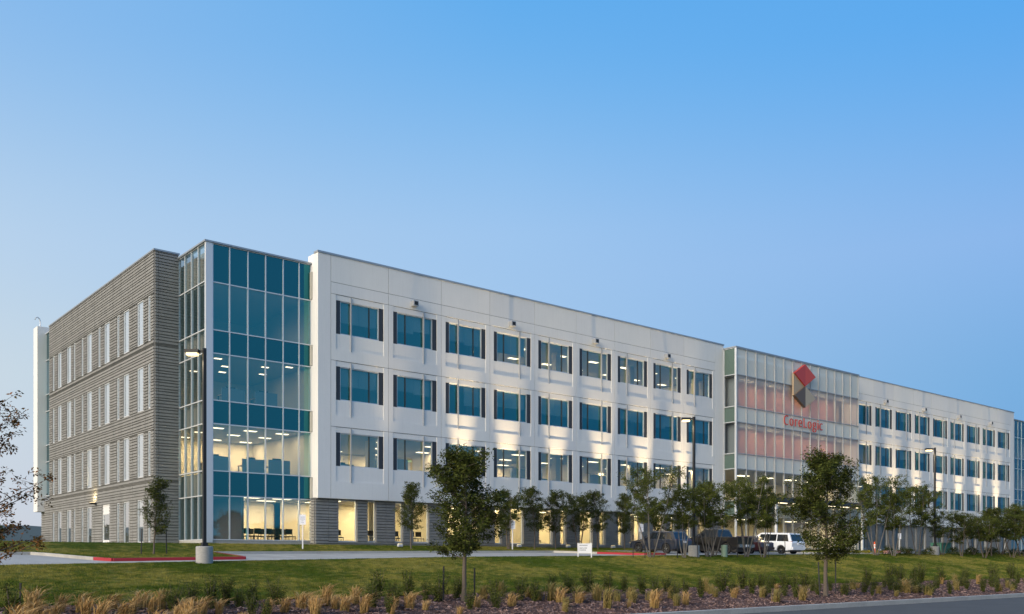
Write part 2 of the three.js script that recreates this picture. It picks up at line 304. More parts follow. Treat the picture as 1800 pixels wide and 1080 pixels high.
// one window of each kind, then copies
const paneCache = {};
function paneGeo(w, h) { const k = w.toFixed(3) + 'x' + h.toFixed(3); return paneCache[k] ??= new THREE.PlaneGeometry(w, h); }
function tilt(m, r = 0.0016) { m.rotation.x += (R0() - 0.5) * 2 * r; m.rotation.y += (R0() - 0.5) * 2 * r; return m; }
function makeWindow(flip) {
  const g = new THREE.Group(); g.name = 'window';
  const w = 3.6, h = 2.17, X = (a, b) => flip ? [w - b, w - a] : [a, b], bx = (a, b, ...r) => box(...X(a, b), ...r);
  part(g, 'side_panel', box(0, 0.33, 0, h, -0.24, -0.05), M.darkPanel);
  part(g, 'side_panel', box(w - 0.33, w, 0, h, -0.24, -0.05), M.darkPanel);
  part(g, 'frame', merge([box(0.33, 0.39, 0, h, -0.22, -0.1), box(w - 0.39, w - 0.33, 0, h, -0.22, -0.1), box(0.39, w - 0.39, h - 0.06, h, -0.22, -0.1), box(0.39, w - 0.39, 0, 0.06, -0.22, -0.08)]), M.alum);
  part(g, 'mullion', merge([bx(2.52, 2.58, 0.06, h - 0.06, -0.22, -0.12)]), M.darkMullion);
  part(g, 'fin', bx(1.08, 1.14, -1.05, h + 0.3, -0.12, 0.035), M.fin);
  for (const [a, b] of [[0.39, 1.08], [1.14, 2.52], [2.58, w - 0.39]]) { const [p, q] = X(a, b), m = part(g, 'pane', paneGeo(q - p, h - 0.12), M.glass); m.position.set((p + q) / 2, h / 2, -0.17); }
  return g;
}
const winA = makeWindow(false), winB = makeWindow(true);
for (const [x0, dir] of [[0, 1], [FAR, -1]]) for (let k = 0; k < 9; k++) for (let r = 0; r < 3; r++) {
  const a = 0.92 + k * PITCH + 0.37, m = ((k % 2 === 1) !== (dir < 0) ? winB : winA).clone();
  m.position.set(dir > 0 ? a : FAR - a - 3.6, [5.08, 9.35, 13.62][r], 0); m.children.forEach((c) => { if (c.name === 'pane') tilt(c); }); office.add(m);
  const lit = dir > 0 ? r === 0 || (r === 2 && k > 3) : (k > 7 && r < 2);
  if (!lit) { const d = 0.85 + 0.5 * R0(); for (const [p, q] of [[0.42, 1.82], [1.84, 3.18]]) if (R0() > 0.12) part(m, 'blind', box(p, q, 2.1 - d * (R0() > 0.75 ? 0.6 + 0.7 * R0() : 1), 2.1, -0.33, -0.32), M.addedBlindGrey); }  // blinds added to make the upper part of unlit panes paler
}

// grey panels cast in horizontal courses
const COURSE = 0.35458;
function coursed(a0, a1, y0, y1, holes, turn) {   // turn(a, out) -> [x, z]
  const P = [], N = [], U = [], cuts = new Set([y0, y1]);
  for (let k = -2; k < 40; k++) for (const off of [0, 0.205, 0.41]) { const y = 0.05 + k * 0.56733 + off; if (y > y0 + 0.03 && y < y1 - 0.03) cuts.add(y); }
  const inside = holes.filter((h) => h[1] > a0 && h[0] < a1 && h[3] > y0 + 0.01 && h[2] < y1 - 0.01);
  for (const h of inside) for (const y of [h[2], h[3]]) if (y > y0 + 0.02 && y < y1 - 0.02) { for (const c of [...cuts]) if (Math.abs(c - y) < 0.06 && c !== y0 && c !== y1) cuts.delete(c); cuts.add(y); }
  const ys = [...cuts].sort((a, b) => a - b), gap = 0.0165, d0 = 0, d1 = 0.075;
  const pt = (a, y, o) => { const [x, z] = turn(a, o); return [x, y, z]; };
  const quad = (...q) => {
    const e = V(...q[1]).sub(V(...q[0])), f = V(...q[2]).sub(V(...q[0])), n = e.cross(f).normalize();
    for (const i of [0, 1, 2, 0, 2, 3]) { P.push(...q[i]); N.push(n.x, n.y, n.z); U.push(q[i][0] + q[i][2], q[i][1]); }
  };
  for (let i = 0; i + 1 < ys.length; i++) {
    const ya = ys[i] + gap, yb = ys[i + 1] - gap, mid = (ya + yb) / 2;
    let segs = [[a0, a1]];
    for (const h of inside) if (mid > h[2] && mid < h[3]) segs = segs.flatMap(([s, e]) => [[s, Math.min(e, h[0])], [Math.max(s, h[1]), e]].filter(([x, y]) => y - x > 0.03));
    for (const [s, e] of segs) {
      const c = 0.014, F = [pt(s, ya + c, d1), pt(e, ya + c, d1), pt(e, yb - c, d1), pt(s, yb - c, d1)], B = [pt(s, ya, d0), pt(e, ya, d0), pt(e, yb, d0), pt(s, yb, d0)];
      quad(...F); quad(B[0], B[1], F[1], F[0]); quad(F[3], F[2], B[2], B[3]); quad(B[0], F[0], F[3], B[3]); quad(F[1], B[1], B[2], F[2]);
    }
  }
  // backing slab with the window holes left open
  const yb = [...new Set([y0, y1, ...inside.flatMap((h) => [clamp(h[2], y0, y1), clamp(h[3], y0, y1)])])].sort((a, b) => a - b);
  for (let i = 0; i + 1 < yb.length; i++) {
    const mid = (yb[i] + yb[i + 1]) / 2; let segs = [[a0, a1]];
    for (const h of inside) if (mid > h[2] && mid < h[3]) segs = segs.flatMap(([s, e]) => [[s, Math.min(e, h[0])], [Math.max(s, h[1]), e]].filter(([x, y]) => y - x > 0.01));
    for (const [s, e] of segs) {
      const F = [pt(s, yb[i], 0.001), pt(e, yb[i], 0.001), pt(e, yb[i + 1], 0.001), pt(s, yb[i + 1], 0.001)], B = [pt(s, yb[i], -0.3), pt(e, yb[i], -0.3), pt(e, yb[i + 1], -0.3), pt(s, yb[i + 1], -0.3)];
      quad(...F); quad(B[1], B[0], B[3], B[2]); quad(B[0], F[0], F[3], B[3]); quad(F[1], B[1], B[2], F[2]); quad(F[3], F[2], B[2], B[3]); quad(B[0], B[1], F[1], F[0]);
    }
  }
  const g = new THREE.BufferGeometry(); g.setAttribute('position', new THREE.Float32BufferAttribute(P, 3)); g.setAttribute('normal', new THREE.Float32BufferAttribute(N, 3)); g.setAttribute('uv', new THREE.Float32BufferAttribute(U, 2)); return g;
}
const GX = -8.43, GZ = -5.35, GEND = -30.4;
// left side wall of the grey block: a runs back from the corner (a = 0 at the corner)
const sideWins = [[0.63, 1.12], [1.97, 3.16], [4.78, 5.95], [6.77, 7.34], [8.95, 10.17], [10.98, 11.6], [13.15, 14.35], [15.28, 15.8], [17.42, 17.9], [18.58, 19.78], [21.35, 22.45], [23.42, 24.02]];
const sideJoints = [0, 1.55, 4.0, 6.35, 8.1, 10.6, 12.4, 14.8, 16.6, 18.25, 20.6, 22.95, 25.05];
const sideTurn = (a, o) => [GX - o, GZ - a], sideHoles = [];
sideWins.forEach(([a, b], i) => lvl.forEach((y, f) => { if (!(f === 0 && i === 5)) sideHoles.push([f === 0 && i === 4 ? 8.95 : a, f === 0 && i === 4 ? 10.6 : b, f ? y : 0.12, y + 8 * COURSE, i, f]); }));
const flip = (fn) => (a, o) => fn(-a, o);
const bands = [-0.35, 4.3 - COURSE, 8.555 - COURSE, 12.81 - COURSE, 17.06 - COURSE, 18.3];
for (let j = 0; j + 1 < sideJoints.length; j++) for (let k = 0; k + 1 < bands.length; k++)
  part(office, 'grey_panel', coursed(-sideJoints[j + 1] + 0.018, -sideJoints[j] - 0.018, bands[k], bands[k + 1], sideHoles.map(([a, b, c, d]) => [-b, -a, c, d]), flip(sideTurn)), M.grey);
for (let k = 0; k + 1 < bands.length; k++) for (const [a, b] of [[GX, GX + 0.2], [GX + 0.22, -6.96]]) part(office, 'grey_panel', coursed(a, b, bands[k], bands[k + 1], [], (x, o) => [x, GZ + o]), M.grey);
part(office, 'panel_backing', merge([box(GX + 0.06, GX + 0.3, -0.3, 18.25, GZ - 25.2, GZ - 0.3), box(GX + 0.3, -6.96, -0.3, 18.25, GZ - 0.32, GZ - 0.06)].slice(1)), M.seal);
part(office, 'coping', merge([box(GX - 0.1, GX + 0.25, 18.3, 18.4, GZ - 25.1, GZ + 0.1), box(GX + 0.25, -6.9, 18.3, 18.4, GZ - 0.25, GZ + 0.1)]), M.coping);
for (const [a, b, y0, y1, i, f] of sideHoles) {
  const isDoor = f === 0 && i === 4, g = sub(office, isDoor ? 'door' : 'side_window'), wide = b - a > 0.8;
  const fx = GX + 0.03, z = (t) => GZ - t;
  part(g, 'frame', merge([box(fx - 0.05, fx + 0.05, y0, y0 + 0.06, z(b), z(a)), box(fx - 0.05, fx + 0.05, y1 - 0.06, y1, z(b), z(a)), box(fx - 0.05, fx + 0.05, y0 + 0.06, y1 - 0.06, z(a + 0.06), z(a)), box(fx - 0.05, fx + 0.05, y0 + 0.06, y1 - 0.06, z(b), z(b - 0.06)), ...(isDoor ? [box(fx - 0.05, fx + 0.05, 2.2, 2.3, z(b - 0.06), z(a + 0.06)), box(fx - 0.05, fx + 0.05, y0 + 0.06, 0.4, z(b - 0.06), z(a + 0.06))] : [])]), isDoor ? M.whiteMetal : M.alum);
  const py0 = isDoor ? 0.4 : y0 + 0.06, py1 = isDoor ? 2.2 : y1 - 0.06;
  const p = part(g, 'pane', paneGeo(b - a - 0.12, py1 - py0), M.sideGlass); p.position.set(fx - 0.01, (py0 + py1) / 2, z((a + b) / 2)); p.rotation.y = -Math.PI / 2; tilt(p, 0.001);
  if (isDoor) { part(g, 'transom_panel', box(fx - 0.02, fx + 0.02, 2.3, y1 - 0.06, z(b - 0.06), z(a + 0.06)), M.whiteMetal); part(g, 'handle', box(fx - 0.16, fx - 0.12, 0.9, 1.25, z(b - 0.22), z(b - 0.18)), M.chrome); }
  else if (f > 0 || i === 1 || i === 0) part(g, 'blind', box(fx + 0.07, fx + 0.09, y0 + 0.02 + (f === 0 ? 0.9 : 0), y1 - 0.02, z(b), z(a)), M.blind);
}
// white wall at the far end of that side, carried over a strip of glass
part(office, 'white_wall', box(GX - 0.62, GX + 0.6, 3.05, 18.55, GZ - 27.8, GZ - 26.5), M.white);
part(office, 'grey_panel', coursed(-27.6, -25.07, -0.35, 4.3 - COURSE, [], flip(sideTurn)), M.grey);
{
  const g = sub(office, 'glass_strip'), rows = [4.0, 4.37, 7.2, 8.6, 11.43, 12.83, 15.7, 18.0];
  for (let i = 1; i < rows.length - 1; i++) { const p = part(g, 'pane', paneGeo(1.4, rows[i + 1] - rows[i] - 0.06), i % 2 ? M.glass : M.spandrel); p.position.set(GX + 0.1, (rows[i] + rows[i + 1]) / 2, GZ - 25.8); p.rotation.y = -Math.PI / 2; }
  part(g, 'mullion', merge(rows.slice(1).map((y) => box(GX + 0.02, GX + 0.12, y - 0.03, y + 0.03, GZ - 26.5, GZ - 25.06))), M.alum);
}

// curtain walls
function curtain(name, cols, rows, put, pick, o = {}) {        // put(a, y, out) -> [x, y, z]; turn: the pane's heading
  const g = sub(office, name);
  const place = (a0, a1, y0, y1, d0, d1) => { const p = o.put(a0, d0), q = o.put(a1, d1); return box(Math.min(p[0], q[0]), Math.max(p[0], q[0]), y0, y1, Math.min(p[1], q[1]), Math.max(p[1], q[1])); };
  for (let i = 0; i + 1 < cols.length; i++) for (let j = 0; j + 1 < rows.length; j++) {
    const mat = pick(i, j); if (!mat) continue;
    const p = part(g, mat === M.spandrel || mat === M.frosted || mat === M.spandrelGreen ? 'spandrel_pane' : 'pane', paneGeo(cols[i + 1] - cols[i] - 0.02, rows[j + 1] - rows[j] - 0.02), mat), at = o.put((cols[i] + cols[i + 1]) / 2, 0);
    p.position.set(at[0], (rows[j] + rows[j + 1]) / 2, at[1]); p.rotation.y = o.turn; tilt(p, 0.0022);
  }
  for (const c of cols) part(g, 'mullion', place(c - 0.03, c + 0.03, rows[0] - 0.02, rows[rows.length - 1] + 0.02, -0.1, o.proud ?? 0.06), o.frame ?? M.alum);
  for (const y of rows) part(g, 'transom', place(cols[0], cols[cols.length - 1], y - 0.032, y + 0.032, -0.09, (o.proud ?? 0.06) - 0.012), o.frame ?? M.alum);
  return g;
}
const rows8 = [0.23, 2.88, 4.37, 7.2, 8.61, 11.43, 12.83, 15.7, 18.0];
const tz = -0.95;
const pickT = (i, j) => (j === 1 || j === 3 || j === 5 || j === 7) ? M.spandrel : M.glass;
curtain('corner_glass_front', [-6.52, -5.46, -4.29, -3.13, -1.95, -0.85, -0.02], rows8, null, pickT, { put: (a, o) => [a, tz + o], turn: 0 });
curtain('corner_glass_side', [0, 1.09, 2.18, 3.27, 4.3].map((v) => v + 0.1), rows8, null, () => M.cornerGlass, { put: (a, o) => [-TOWER + 0.05 - o, -0.95 - a], turn: -Math.PI / 2 });
part(office, 'corner_column', box(-TOWER - 0.02, -6.54, 0.05, 18.02, -1.06, -0.86), M.alum);
part(office, 'coping', merge([box(-TOWER - 0.1, 0, 18.02, 18.12, -1.3, -0.8), box(-TOWER - 0.1, -6.6, 18.02, 18.12, -5.4, -1.3)]), M.coping);
part(office, 'plinth', merge([box(-TOWER, 0, -0.3, 0.2, -1.4, -0.93), box(-TOWER + 0.02, -6.5, -0.3, 0.2, -5.3, -1.4)]), M.concrete);
curtain('far_corner_glass', [0.02, 1.2, 2.36, 3.52, 4.68, 5.84, 6.9].map((v) => v + FAR), rows8, null, pickT, { put: (a, o) => [a, tz + o], turn: 0 });
part(office, 'corner_column', box(FAR + 6.92, FAR + 7.3, 0.05, 18.02, -1.06, -0.86), M.alum);
part(office, 'coping', box(FAR, FAR + 7.35, 18.02, 18.12, -1.3, -0.8), M.coping);

// grey base under the white walls, with tall windows in pairs
const wideFirst = [1, 0, 1, 0, 1, 1, 0, 1, 0];
for (const [x0, dir] of [[0, 1], [FAR, -1]]) {
  const holes = [];
  for (let k = 0; k < 9; k++) {
    const b = 0.92 + k * PITCH;
    const l = wideFirst[k] ? [[b + 0.72, b + 2.12], [b + 2.9, b + 3.56]] : [[b + 0.72, b + 1.36], [b + 2.2, b + 3.5]];
    for (const [p, q] of l) holes.push(dir > 0 ? [p, q, 0.2, 2.92] : [FAR - q, FAR - p, 0.2, 2.92]);
  }
  for (let k = 0; k <= 10; k++) {
    const a = k === 0 ? 0 : 0.92 + (k - 1) * PITCH, b = k === 10 ? END : 0.92 + k * PITCH, lo = dir > 0 ? a : FAR - b, hi = dir > 0 ? b : FAR - a;
    part(office, 'base_panel', coursed(lo + 0.008, hi - 0.008, -0.35, 2.96, holes, (x, o) => [x, -0.36 + o]), M.grey);
  }
  for (const [a, b, y0, y1] of holes) {
    const g = sub(office, 'base_window'), f = -0.5;
    part(g, 'frame', merge([box(a, b, y0, y0 + 0.06, f - 0.06, f + 0.06), box(a, b, y1 - 0.06, y1, f - 0.06, f + 0.06), box(a, a + 0.06, y0 + 0.06, y1 - 0.06, f - 0.06, f + 0.06), box(b - 0.06, b, y0 + 0.06, y1 - 0.06, f - 0.06, f + 0.06)]), M.alum);
    const p = part(g, 'pane', paneGeo(b - a - 0.12, y1 - y0 - 0.12), M.clear); p.position.set((a + b) / 2, (y0 + y1) / 2, f); tilt(p, 0.001);
  }
}
part(office, 'base_panel', coursed(-1.0 + 0.02, -0.37, -0.35, 2.96, [], (a, o) => [-o, a]), M.grey);

// glazed entrance block
const EZ = 1.35, entCols = span(ENT0 + 0.06, ENT1 - 0.06, 14), rowsE = [0.1, 3.05, 4.4, 7.29, 8.68, 11.53, 12.95, 15.83, 18.22];
curtain('entrance_glass', entCols, rowsE, null, (i, j) => [M.clear, M.clear, M.clear, M.frosted, M.fritted, M.frosted, M.fritted, M.frosted][j], { put: (a, o) => [a, EZ + o], turn: 0, proud: 0.09, frame: M.entFrame });
curtain('entrance_glass_side', [0.08, 1.3], rowsE, null, (i, j) => j % 2 ? M.spandrelGreen : M.clear, { put: (a, o) => [ENT0 + 0.04 - o, EZ - a], turn: -Math.PI / 2 });
part(office, 'corner_column', box(ENT0 - 0.03, ENT0 + 0.03, 0.05, 18.22, EZ - 0.1, EZ + 0.1), M.alum);
part(office, 'coping', box(ENT0 - 0.08, ENT1 + 0.08, 18.25, 18.36, -0.6, EZ + 0.1), M.coping);
part(office, 'side_wall', box(ENT1 - 0.2, ENT1 + 0.05, 0, 18.2, 0.01, EZ - 0.12), M.white);
{
  const g = sub(office, 'entrance_canopy');
  part(g, 'canopy_roof', box(43.6, 61.2, 4.3, 4.72, EZ + 0.16, 3.5), M.darkPanel);
  for (const x of [45, 59.8]) part(g, 'column', cyl(0.14, 0.14, 4.3, 0, 14, x, 3.0), M.alum);
  for (let k = 0; k < 6; k++) { const x = 45.5 + k * 2.7; part(g, 'canopy_light', box(x, x + 1.6, 4.27, 4.296, 2.6, 2.8), M.tubeLight); lampPanel(x + 0.8, 4.25, 2.7, 1.6, 0.2, 10); }
}
function lampPanel(x, y, z, w, d, power, col = C(1, 0.79, 0.46)) { const l = new THREE.RectAreaLight(col, power, w, d); l.position.set(x, y, z); l.rotation.x = -Math.PI / 2; scene.add(l); }

// inside: floor plates with ceilings, core walls, ceiling lights
const plates = [];
for (let f = 0; f < 4; f++) {
  const y0 = ceil[f], y1 = f < 3 ? lvl[f + 1] - 0.02 : 17.5;
  plates.push(['ceiling', merge([box(-6.6, -0.1, y0, y1, -24, -1.2), box(-7.9, -6.62, y0, y1, -30, -5.75), box(-0.08, END - 0.05, y0, y1, -24, -0.7), box(ENT0, ENT1 - 0.3, y0, y1, -24, -0.4), box(ENT0 + 0.35, ENT1 - 0.3, y0, y1, -0.4, EZ - 0.3), box(ENT1 - 0.25, FAR - 0.1, y0, y1, -24, -0.7), box(FAR, FAR + 7, y0, y1, -24, -1.2)]), M.ceiling]);
  plates.push(['floor', merge([box(-6.6, -0.1, lvl[f] - 0.02, lvl[f], -24, -1.2), box(-7.9, -6.62, lvl[f] - 0.02, lvl[f], -30, -5.75), box(-0.08, END - 0.05, lvl[f] - 0.02, lvl[f], -24, -0.7), box(ENT0, ENT1 - 0.3, lvl[f] - 0.02, lvl[f], -24, EZ - 0.3), box(ENT1 - 0.25, FAR - 0.1, lvl[f] - 0.02, lvl[f], -24, -0.7), box(FAR, FAR + 7, lvl[f] - 0.02, lvl[f], -24, -1.2)]), M.carpet]);
}
for (const [n, g, m] of plates) part(office, n, g, m);
part(office, 'rear_wall', merge([box(GX + 0.4, FAR + 7.2, -0.3, 18, -30.4, -30.1), box(FAR + 7.1, FAR + 7.35, -0.3, 18, -30.1, -1.1)]), M.white);
part(office, 'slab_edge', merge(lvl.slice(1).map((y, i) => box(0.3, END - 0.3, ceil[i] + 0.02, y - 0.03, -0.69, -0.3))), M.ceiling);
part(office, 'slab_edge', merge(lvl.slice(1).map((y, i) => box(ENT1 + 0.1, FAR - 0.3, ceil[i] + 0.02, y - 0.03, -0.69, -0.3))), M.ceiling);
part(office, 'roof', merge([box(GX + 0.4, FAR + 7, 17.52, 17.7, -30, -5.75), box(-6.6, FAR + 7, 17.52, 17.7, -5.75, -1.2)]), M.ceiling);
for (let f = 2; f < 4; f++) part(office, 'added_beam', box(ENT0 + 0.9, ENT1 - 0.35, ceil[f] - 0.42, ceil[f] - 0.002, EZ - 0.45, EZ - 0.36), M.frosted);  // beam added to screen the ceiling lights from view below
const iw = (x0, x1, y0, y1, z0, z1, m) => part(office, 'inner_wall', box(x0, x1, y0, y1, z0, z1), m);
for (let f = 0; f < 4; f++) {
  iw(0.4, END - 0.2, lvl[f] + 0.01, ceil[f] - 0.01, f ? -11 : -6.2, f ? -10.8 : -6, M.wallWarm);
  iw(ENT1 + 0.2, FAR - 0.4, lvl[f] + 0.01, ceil[f] - 0.01, f ? -11 : -6.2, f ? -10.8 : -6, M.wallPale);
  iw(-6.5, 0.2, lvl[f] + 0.01, ceil[f] - 0.01, f ? -10.2 : -6.9, f ? -10 : -6.7, f > 2 ? M.wallPale : M.wallWarm);
  iw(ENT0 + 0.2, ENT1 - 0.4, lvl[f] + 0.01, ceil[f] - 0.01, f < 2 ? -7.2 : -1.3, f < 2 ? -7 : -1.1, f < 2 ? M.wallWarm : M.wallRed);
  iw(GX + 1.6, GX + 1.8, lvl[f] + 0.01, ceil[f] - 0.01, -29.9, -5.9, M.wallPale);
  iw(FAR + 0.2, FAR + 6.9, lvl[f] + 0.01, ceil[f] - 0.01, -12.2, -12, M.wallPale);
  for (const [x, m] of [[END - 0.15, M.wallPale], [ENT1 - 0.28, M.wallPale]]) iw(x, x + 0.12, lvl[f] + 0.01, ceil[f] - 0.01, -11, -0.75, m);
  if (f) iw(0.1, 0.25, lvl[f] + 0.01, ceil[f] - 0.01, -12, -1.35, M.wallPale);
  for (let k = 0; k < 5; k++) for (const x0 of [0, ENT1 - 0.7]) { const x = x0 + 5.26 + k * 8.68; part(office, 'inner_column', box(x - 0.25, x + 0.25, lvl[f] + 0.01, ceil[f] - 0.01, -2.6, -2.1), M.wallPale); }
}
for (const f of [2, 3]) iw(ENT0 + 0.75, ENT0 + 0.87, lvl[f] + 0.01, ceil[f] - 0.01, -1.05, EZ - 0.35, M.wallDark);
iw(-4.45, -4.3, lvl[0] + 0.01, ceil[0] - 0.01, -6.6, -1.5, M.wallDark);
iw(-3.2, -2.75, lvl[0] + 0.01, ceil[0] - 0.01, -6.68, -6.55, M.wallDark);
for (const x of [12.9, 26.2, 34.9]) iw(x, x + 0.12, lvl[1] + 0.01, ceil[1] - 0.01, -10.7, -3.2, M.wallPale);
for (const [x, d] of [[7.2, 3.6], [21, 3.4], [30, 2.5]]) iw(x, x + d, lvl[1] + 0.01, lvl[1] + 2.3, -6.2, -6.05, M.wallDark);
iw(14.2, 14.35, lvl[3] + 0.01, ceil[3] - 0.01, -10.7, -0.8, M.wallPale);
for (const x of [9.6, 18.3, 27]) iw(x, x + 0.12, lvl[0] + 0.01, ceil[0] - 0.01, -5.9, -0.9, M.wallWarm);
function ceilingLight(f, x, z, w = 1.2, d = 0.6, power = 6) { const y = ceil[f]; part(office, 'ceiling_light', box(x - w / 2, x + w / 2, y - 0.03, y - 0.003, z - d / 2, z + d / 2), M.tubeLight); lampPanel(x, y - 0.045, z, w, d, power); }
for (let k = 0; k < 10; k++) for (const z of [-2.6, -6.0, -9.5]) ceilingLight(1, 2.4 + k * 4.1 + (z === -6 ? 1.5 : 0), z, 1.0, 0.42, z < -9 ? 110 : 50);  // rearmost, strongest row is added to brighten the back wall
for (let k = 0; k < 7; k++) for (const z of [-3.0, -6.2, -9.6]) ceilingLight(3, 16.4 + k * 3.7 + (z === -6.2 ? 1.2 : 0), z, 0.9, 0.38, z < -9 ? 170 : 45);  // the row nearest the back wall is added to wash it with light
for (let k = 0; k < 10; k++) for (const z of [-2.4, -4.6]) ceilingLight(0, 2.2 + k * 4.1, z, 1.2, 0.6, 48);
for (const x of [-5.4, -3.2, -1.0]) for (const z of [-3, -5.6, -8.7]) ceilingLight(1, x, z, 0.8, 0.3, z < -8 ? 130 : 60);  // back row added here too, to light up the rear wall
for (const x of [-3.4, -1.2]) for (const z of [-2.6, -5]) ceilingLight(0, x, z, 1.2, 0.4, 90);
for (const [x, z] of [[-5.5, -2.6], [-4.2, -4.6], [-3.6, -6.5], [-2.1, -3.2], [-1.2, -5.5], [-5.2, -7.4], [-0.9, -2.2]]) ceilingLight(2, x, z, 0.45, 0.22, 22);
for (let k = 0; k < 5; k++) { ceilingLight(0, 43.5 + k * 4, -2.6, 1.4, 0.7, 40); ceilingLight(1, 43.5 + k * 4, -2.6, 1.4, 0.7, 36); ceilingLight(2, 43.5 + k * 4, 0.35, 1.6, 0.3, 30); ceilingLight(3, 43.5 + k * 4, 0.35, 1.6, 0.3, 28); }
for (const x of [63.6, 67.2]) ceilingLight(2, x, -2.6, 1.2, 0.6, 9);
for (const x of [64, 68.4]) ceilingLight(1, x, -2.6, 1.2, 0.6, 9);
iw(69.8, 69.95, lvl[2] + 0.01, ceil[2] - 0.01, -10.7, -0.8, M.wallPale);
iw(70.4, 70.55, lvl[1] + 0.01, ceil[1] - 0.01, -10.7, -0.8, M.wallPale);
ceilingLight(0, GX + 1.0, GZ - 9.6, 0.6, 0.9, 9); ceilingLight(0, GX + 1.0, GZ - 2.6, 0.5, 0.9, 6);

// unlit box fittings high on the white wall
for (const [x0, dir] of [[0, 1], [FAR, -1]]) for (let k = 1; k < 9; k += 2) {
  const x = x0 + dir * (0.92 + k * PITCH + 2.0), g = sub(office, 'wall_fitting');
  part(g, 'housing', box(x - 0.2, x + 0.2, 16.36, 16.72, 0.002, 0.36), M.fin); part(g, 'lens', box(x - 0.14, x + 0.14, 16.42, 16.66, 0.362, 0.375), M.trimBlack);
}
// lit fitting beside the side door
{
  const z = GZ - 12.0, y = 3.0, g = sub(office, 'wall_light');
  part(g, 'housing', box(GX - 0.5, GX - 0.06, y, y + 0.12, z - 0.16, z + 0.16), M.pole);
  part(g, 'lens', box(GX - 0.48, GX - 0.2, y + 0.12, y + 0.14, z - 0.14, z + 0.14), M.lampGlow);
  const l = new THREE.SpotLight(C(1, 0.76, 0.4), 16, 0, 1.3, 1); l.position.set(GX - 0.42, y + 0.2, z); l.target.position.set(GX - 0.1, y + 2.2, z - 1.6); l.shadow.radius = 4; l.castShadow = true; scene.add(l, l.target);
}
part(office, 'door_slab', box(GX - 2.2, GX - 0.07, -0.35, -0.02, GZ - 11.2, GZ - 8.2), M.concrete);

// curved pipe vent on the roof end
{ const p = [V(0, 0, 0), V(0, 0.5, 0), V(0, 0.75, -0.1), V(0, 0.88, -0.35), V(0, 0.8, -0.6), V(0, 0.65, -0.68)].map((v) => V(GX - 0.3 + v.z * 0.6, 18.5 + v.y, GZ - 26.9)); part(office, 'roof_pipe', tube(p, p.map(() => 0.05), 8), M.alum); }

// ---------------------------------------------------------------- logo and lettering on the entrance
{
  const cx = ENT0 + 10.35, w = 1.77, z0 = EZ + 0.16, t = thing('logo_sign', 'red diamond above a folded tan diamond mounted on the entrance glass', 'sign', [cx, 13.8, z0]);
  const poly = (pts, d0, d1) => { const s = new THREE.Shape(pts.map(([x, y]) => new THREE.Vector2(x, y))); return new THREE.ExtrudeGeometry(s, { depth: d1 - d0, bevelEnabled: false }).translate(0, 0, d0); };
  part(t, 'red_face', poly([[-w, 3.15], [0, 2.08], [0, 4.18]], 0, 0.3), M.redDark);
  part(t, 'red_face', poly([[0, 2.08], [w, 3.15], [0, 4.18]], 0, 0.3), M.red);
  part(t, 'tan_face', poly([[-w, 1.02], [0, 2.08], [-w, 3.15]].map(([x, y]) => [x, y]), 0, 0.16), M.tan);
  part(t, 'tan_face', poly([[0, 2.08], [w, 1.02], [0, 0]].reverse(), 0, 0.3), M.taupe);
  part(t, 'tan_face', poly([[-w, 1.02], [0, 0], [0, 2.08]], 0, 0.3), M.taupeDark);
}
{
  const font = await new FontLoader().loadAsync('fonts/droid/droid_sans_regular.typeface.json');
  const t = thing('lettering_sign', 'red raised company lettering below the diamond logo on the entrance', 'sign', [ENT0 + 7.15, 11.9, EZ + 0.13]);
  const size = 0.92 , letters = 'CoreLogic'; let x = 0; const gs = [];
  for (const ch of letters) { const g = new TextGeometry(ch, { font, size: size * 1.0, depth: 0.05, curveSegments: 6, bevelEnabled: false }); g.computeBoundingBox(); const adv = font.data.glyphs[ch].ha * size / font.data.resolution; gs.push([g, x]); x += adv * 1.12; }
  const k = 6.75 / x;
  for (const [g, at] of gs) { g.scale(Math.min(k, 1.25), 1.0, 1); const m = part(t, 'letter', g, M.red); m.position.x = at * k; }
}

// ---------------------------------------------------------------- floodlights on the ground washing the front
[4.95, 11.4, 15.6, 20.5, 25.4, 30.4, 35.4, 66.2, 71.5, 76.8, 82.0, 87.2, 92.4, 97.6].forEach((s, i) => {
  const z = i ? 1.35 : 1.9, y = H(s, z), t = thing('ground_floodlight', `small upward floodlight in the grass at the white wall, ${nth(i)} from the left`, 'floodlight', [s, y, z], 0, 'floodlights along the front wall');
  part(t, 'base', box(-0.12, 0.12, -0.02, 0.06, -0.12, 0.12), M.pole); part(t, 'housing', box(-0.16, 0.16, 0.06, 0.22, -0.1, 0.1), M.alum); part(t, 'lens', box(-0.13, 0.13, 0.222, 0.235, -0.08, 0.08), M.lampGlow);
  const l = new THREE.SpotLight(C(1, 0.74, 0.4), i === 0 ? 500 : i < 7 ? 1500 : 1700, 0, i ? 0.195 : 0.22, 1); l.position.set(s, y + 0.3, z); l.target.position.set(i ? s : 5.3, 17, i ? -0.05 : 0.9); l.shadow.radius = 9; l.castShadow = true; scene.add(l, l.target);
});

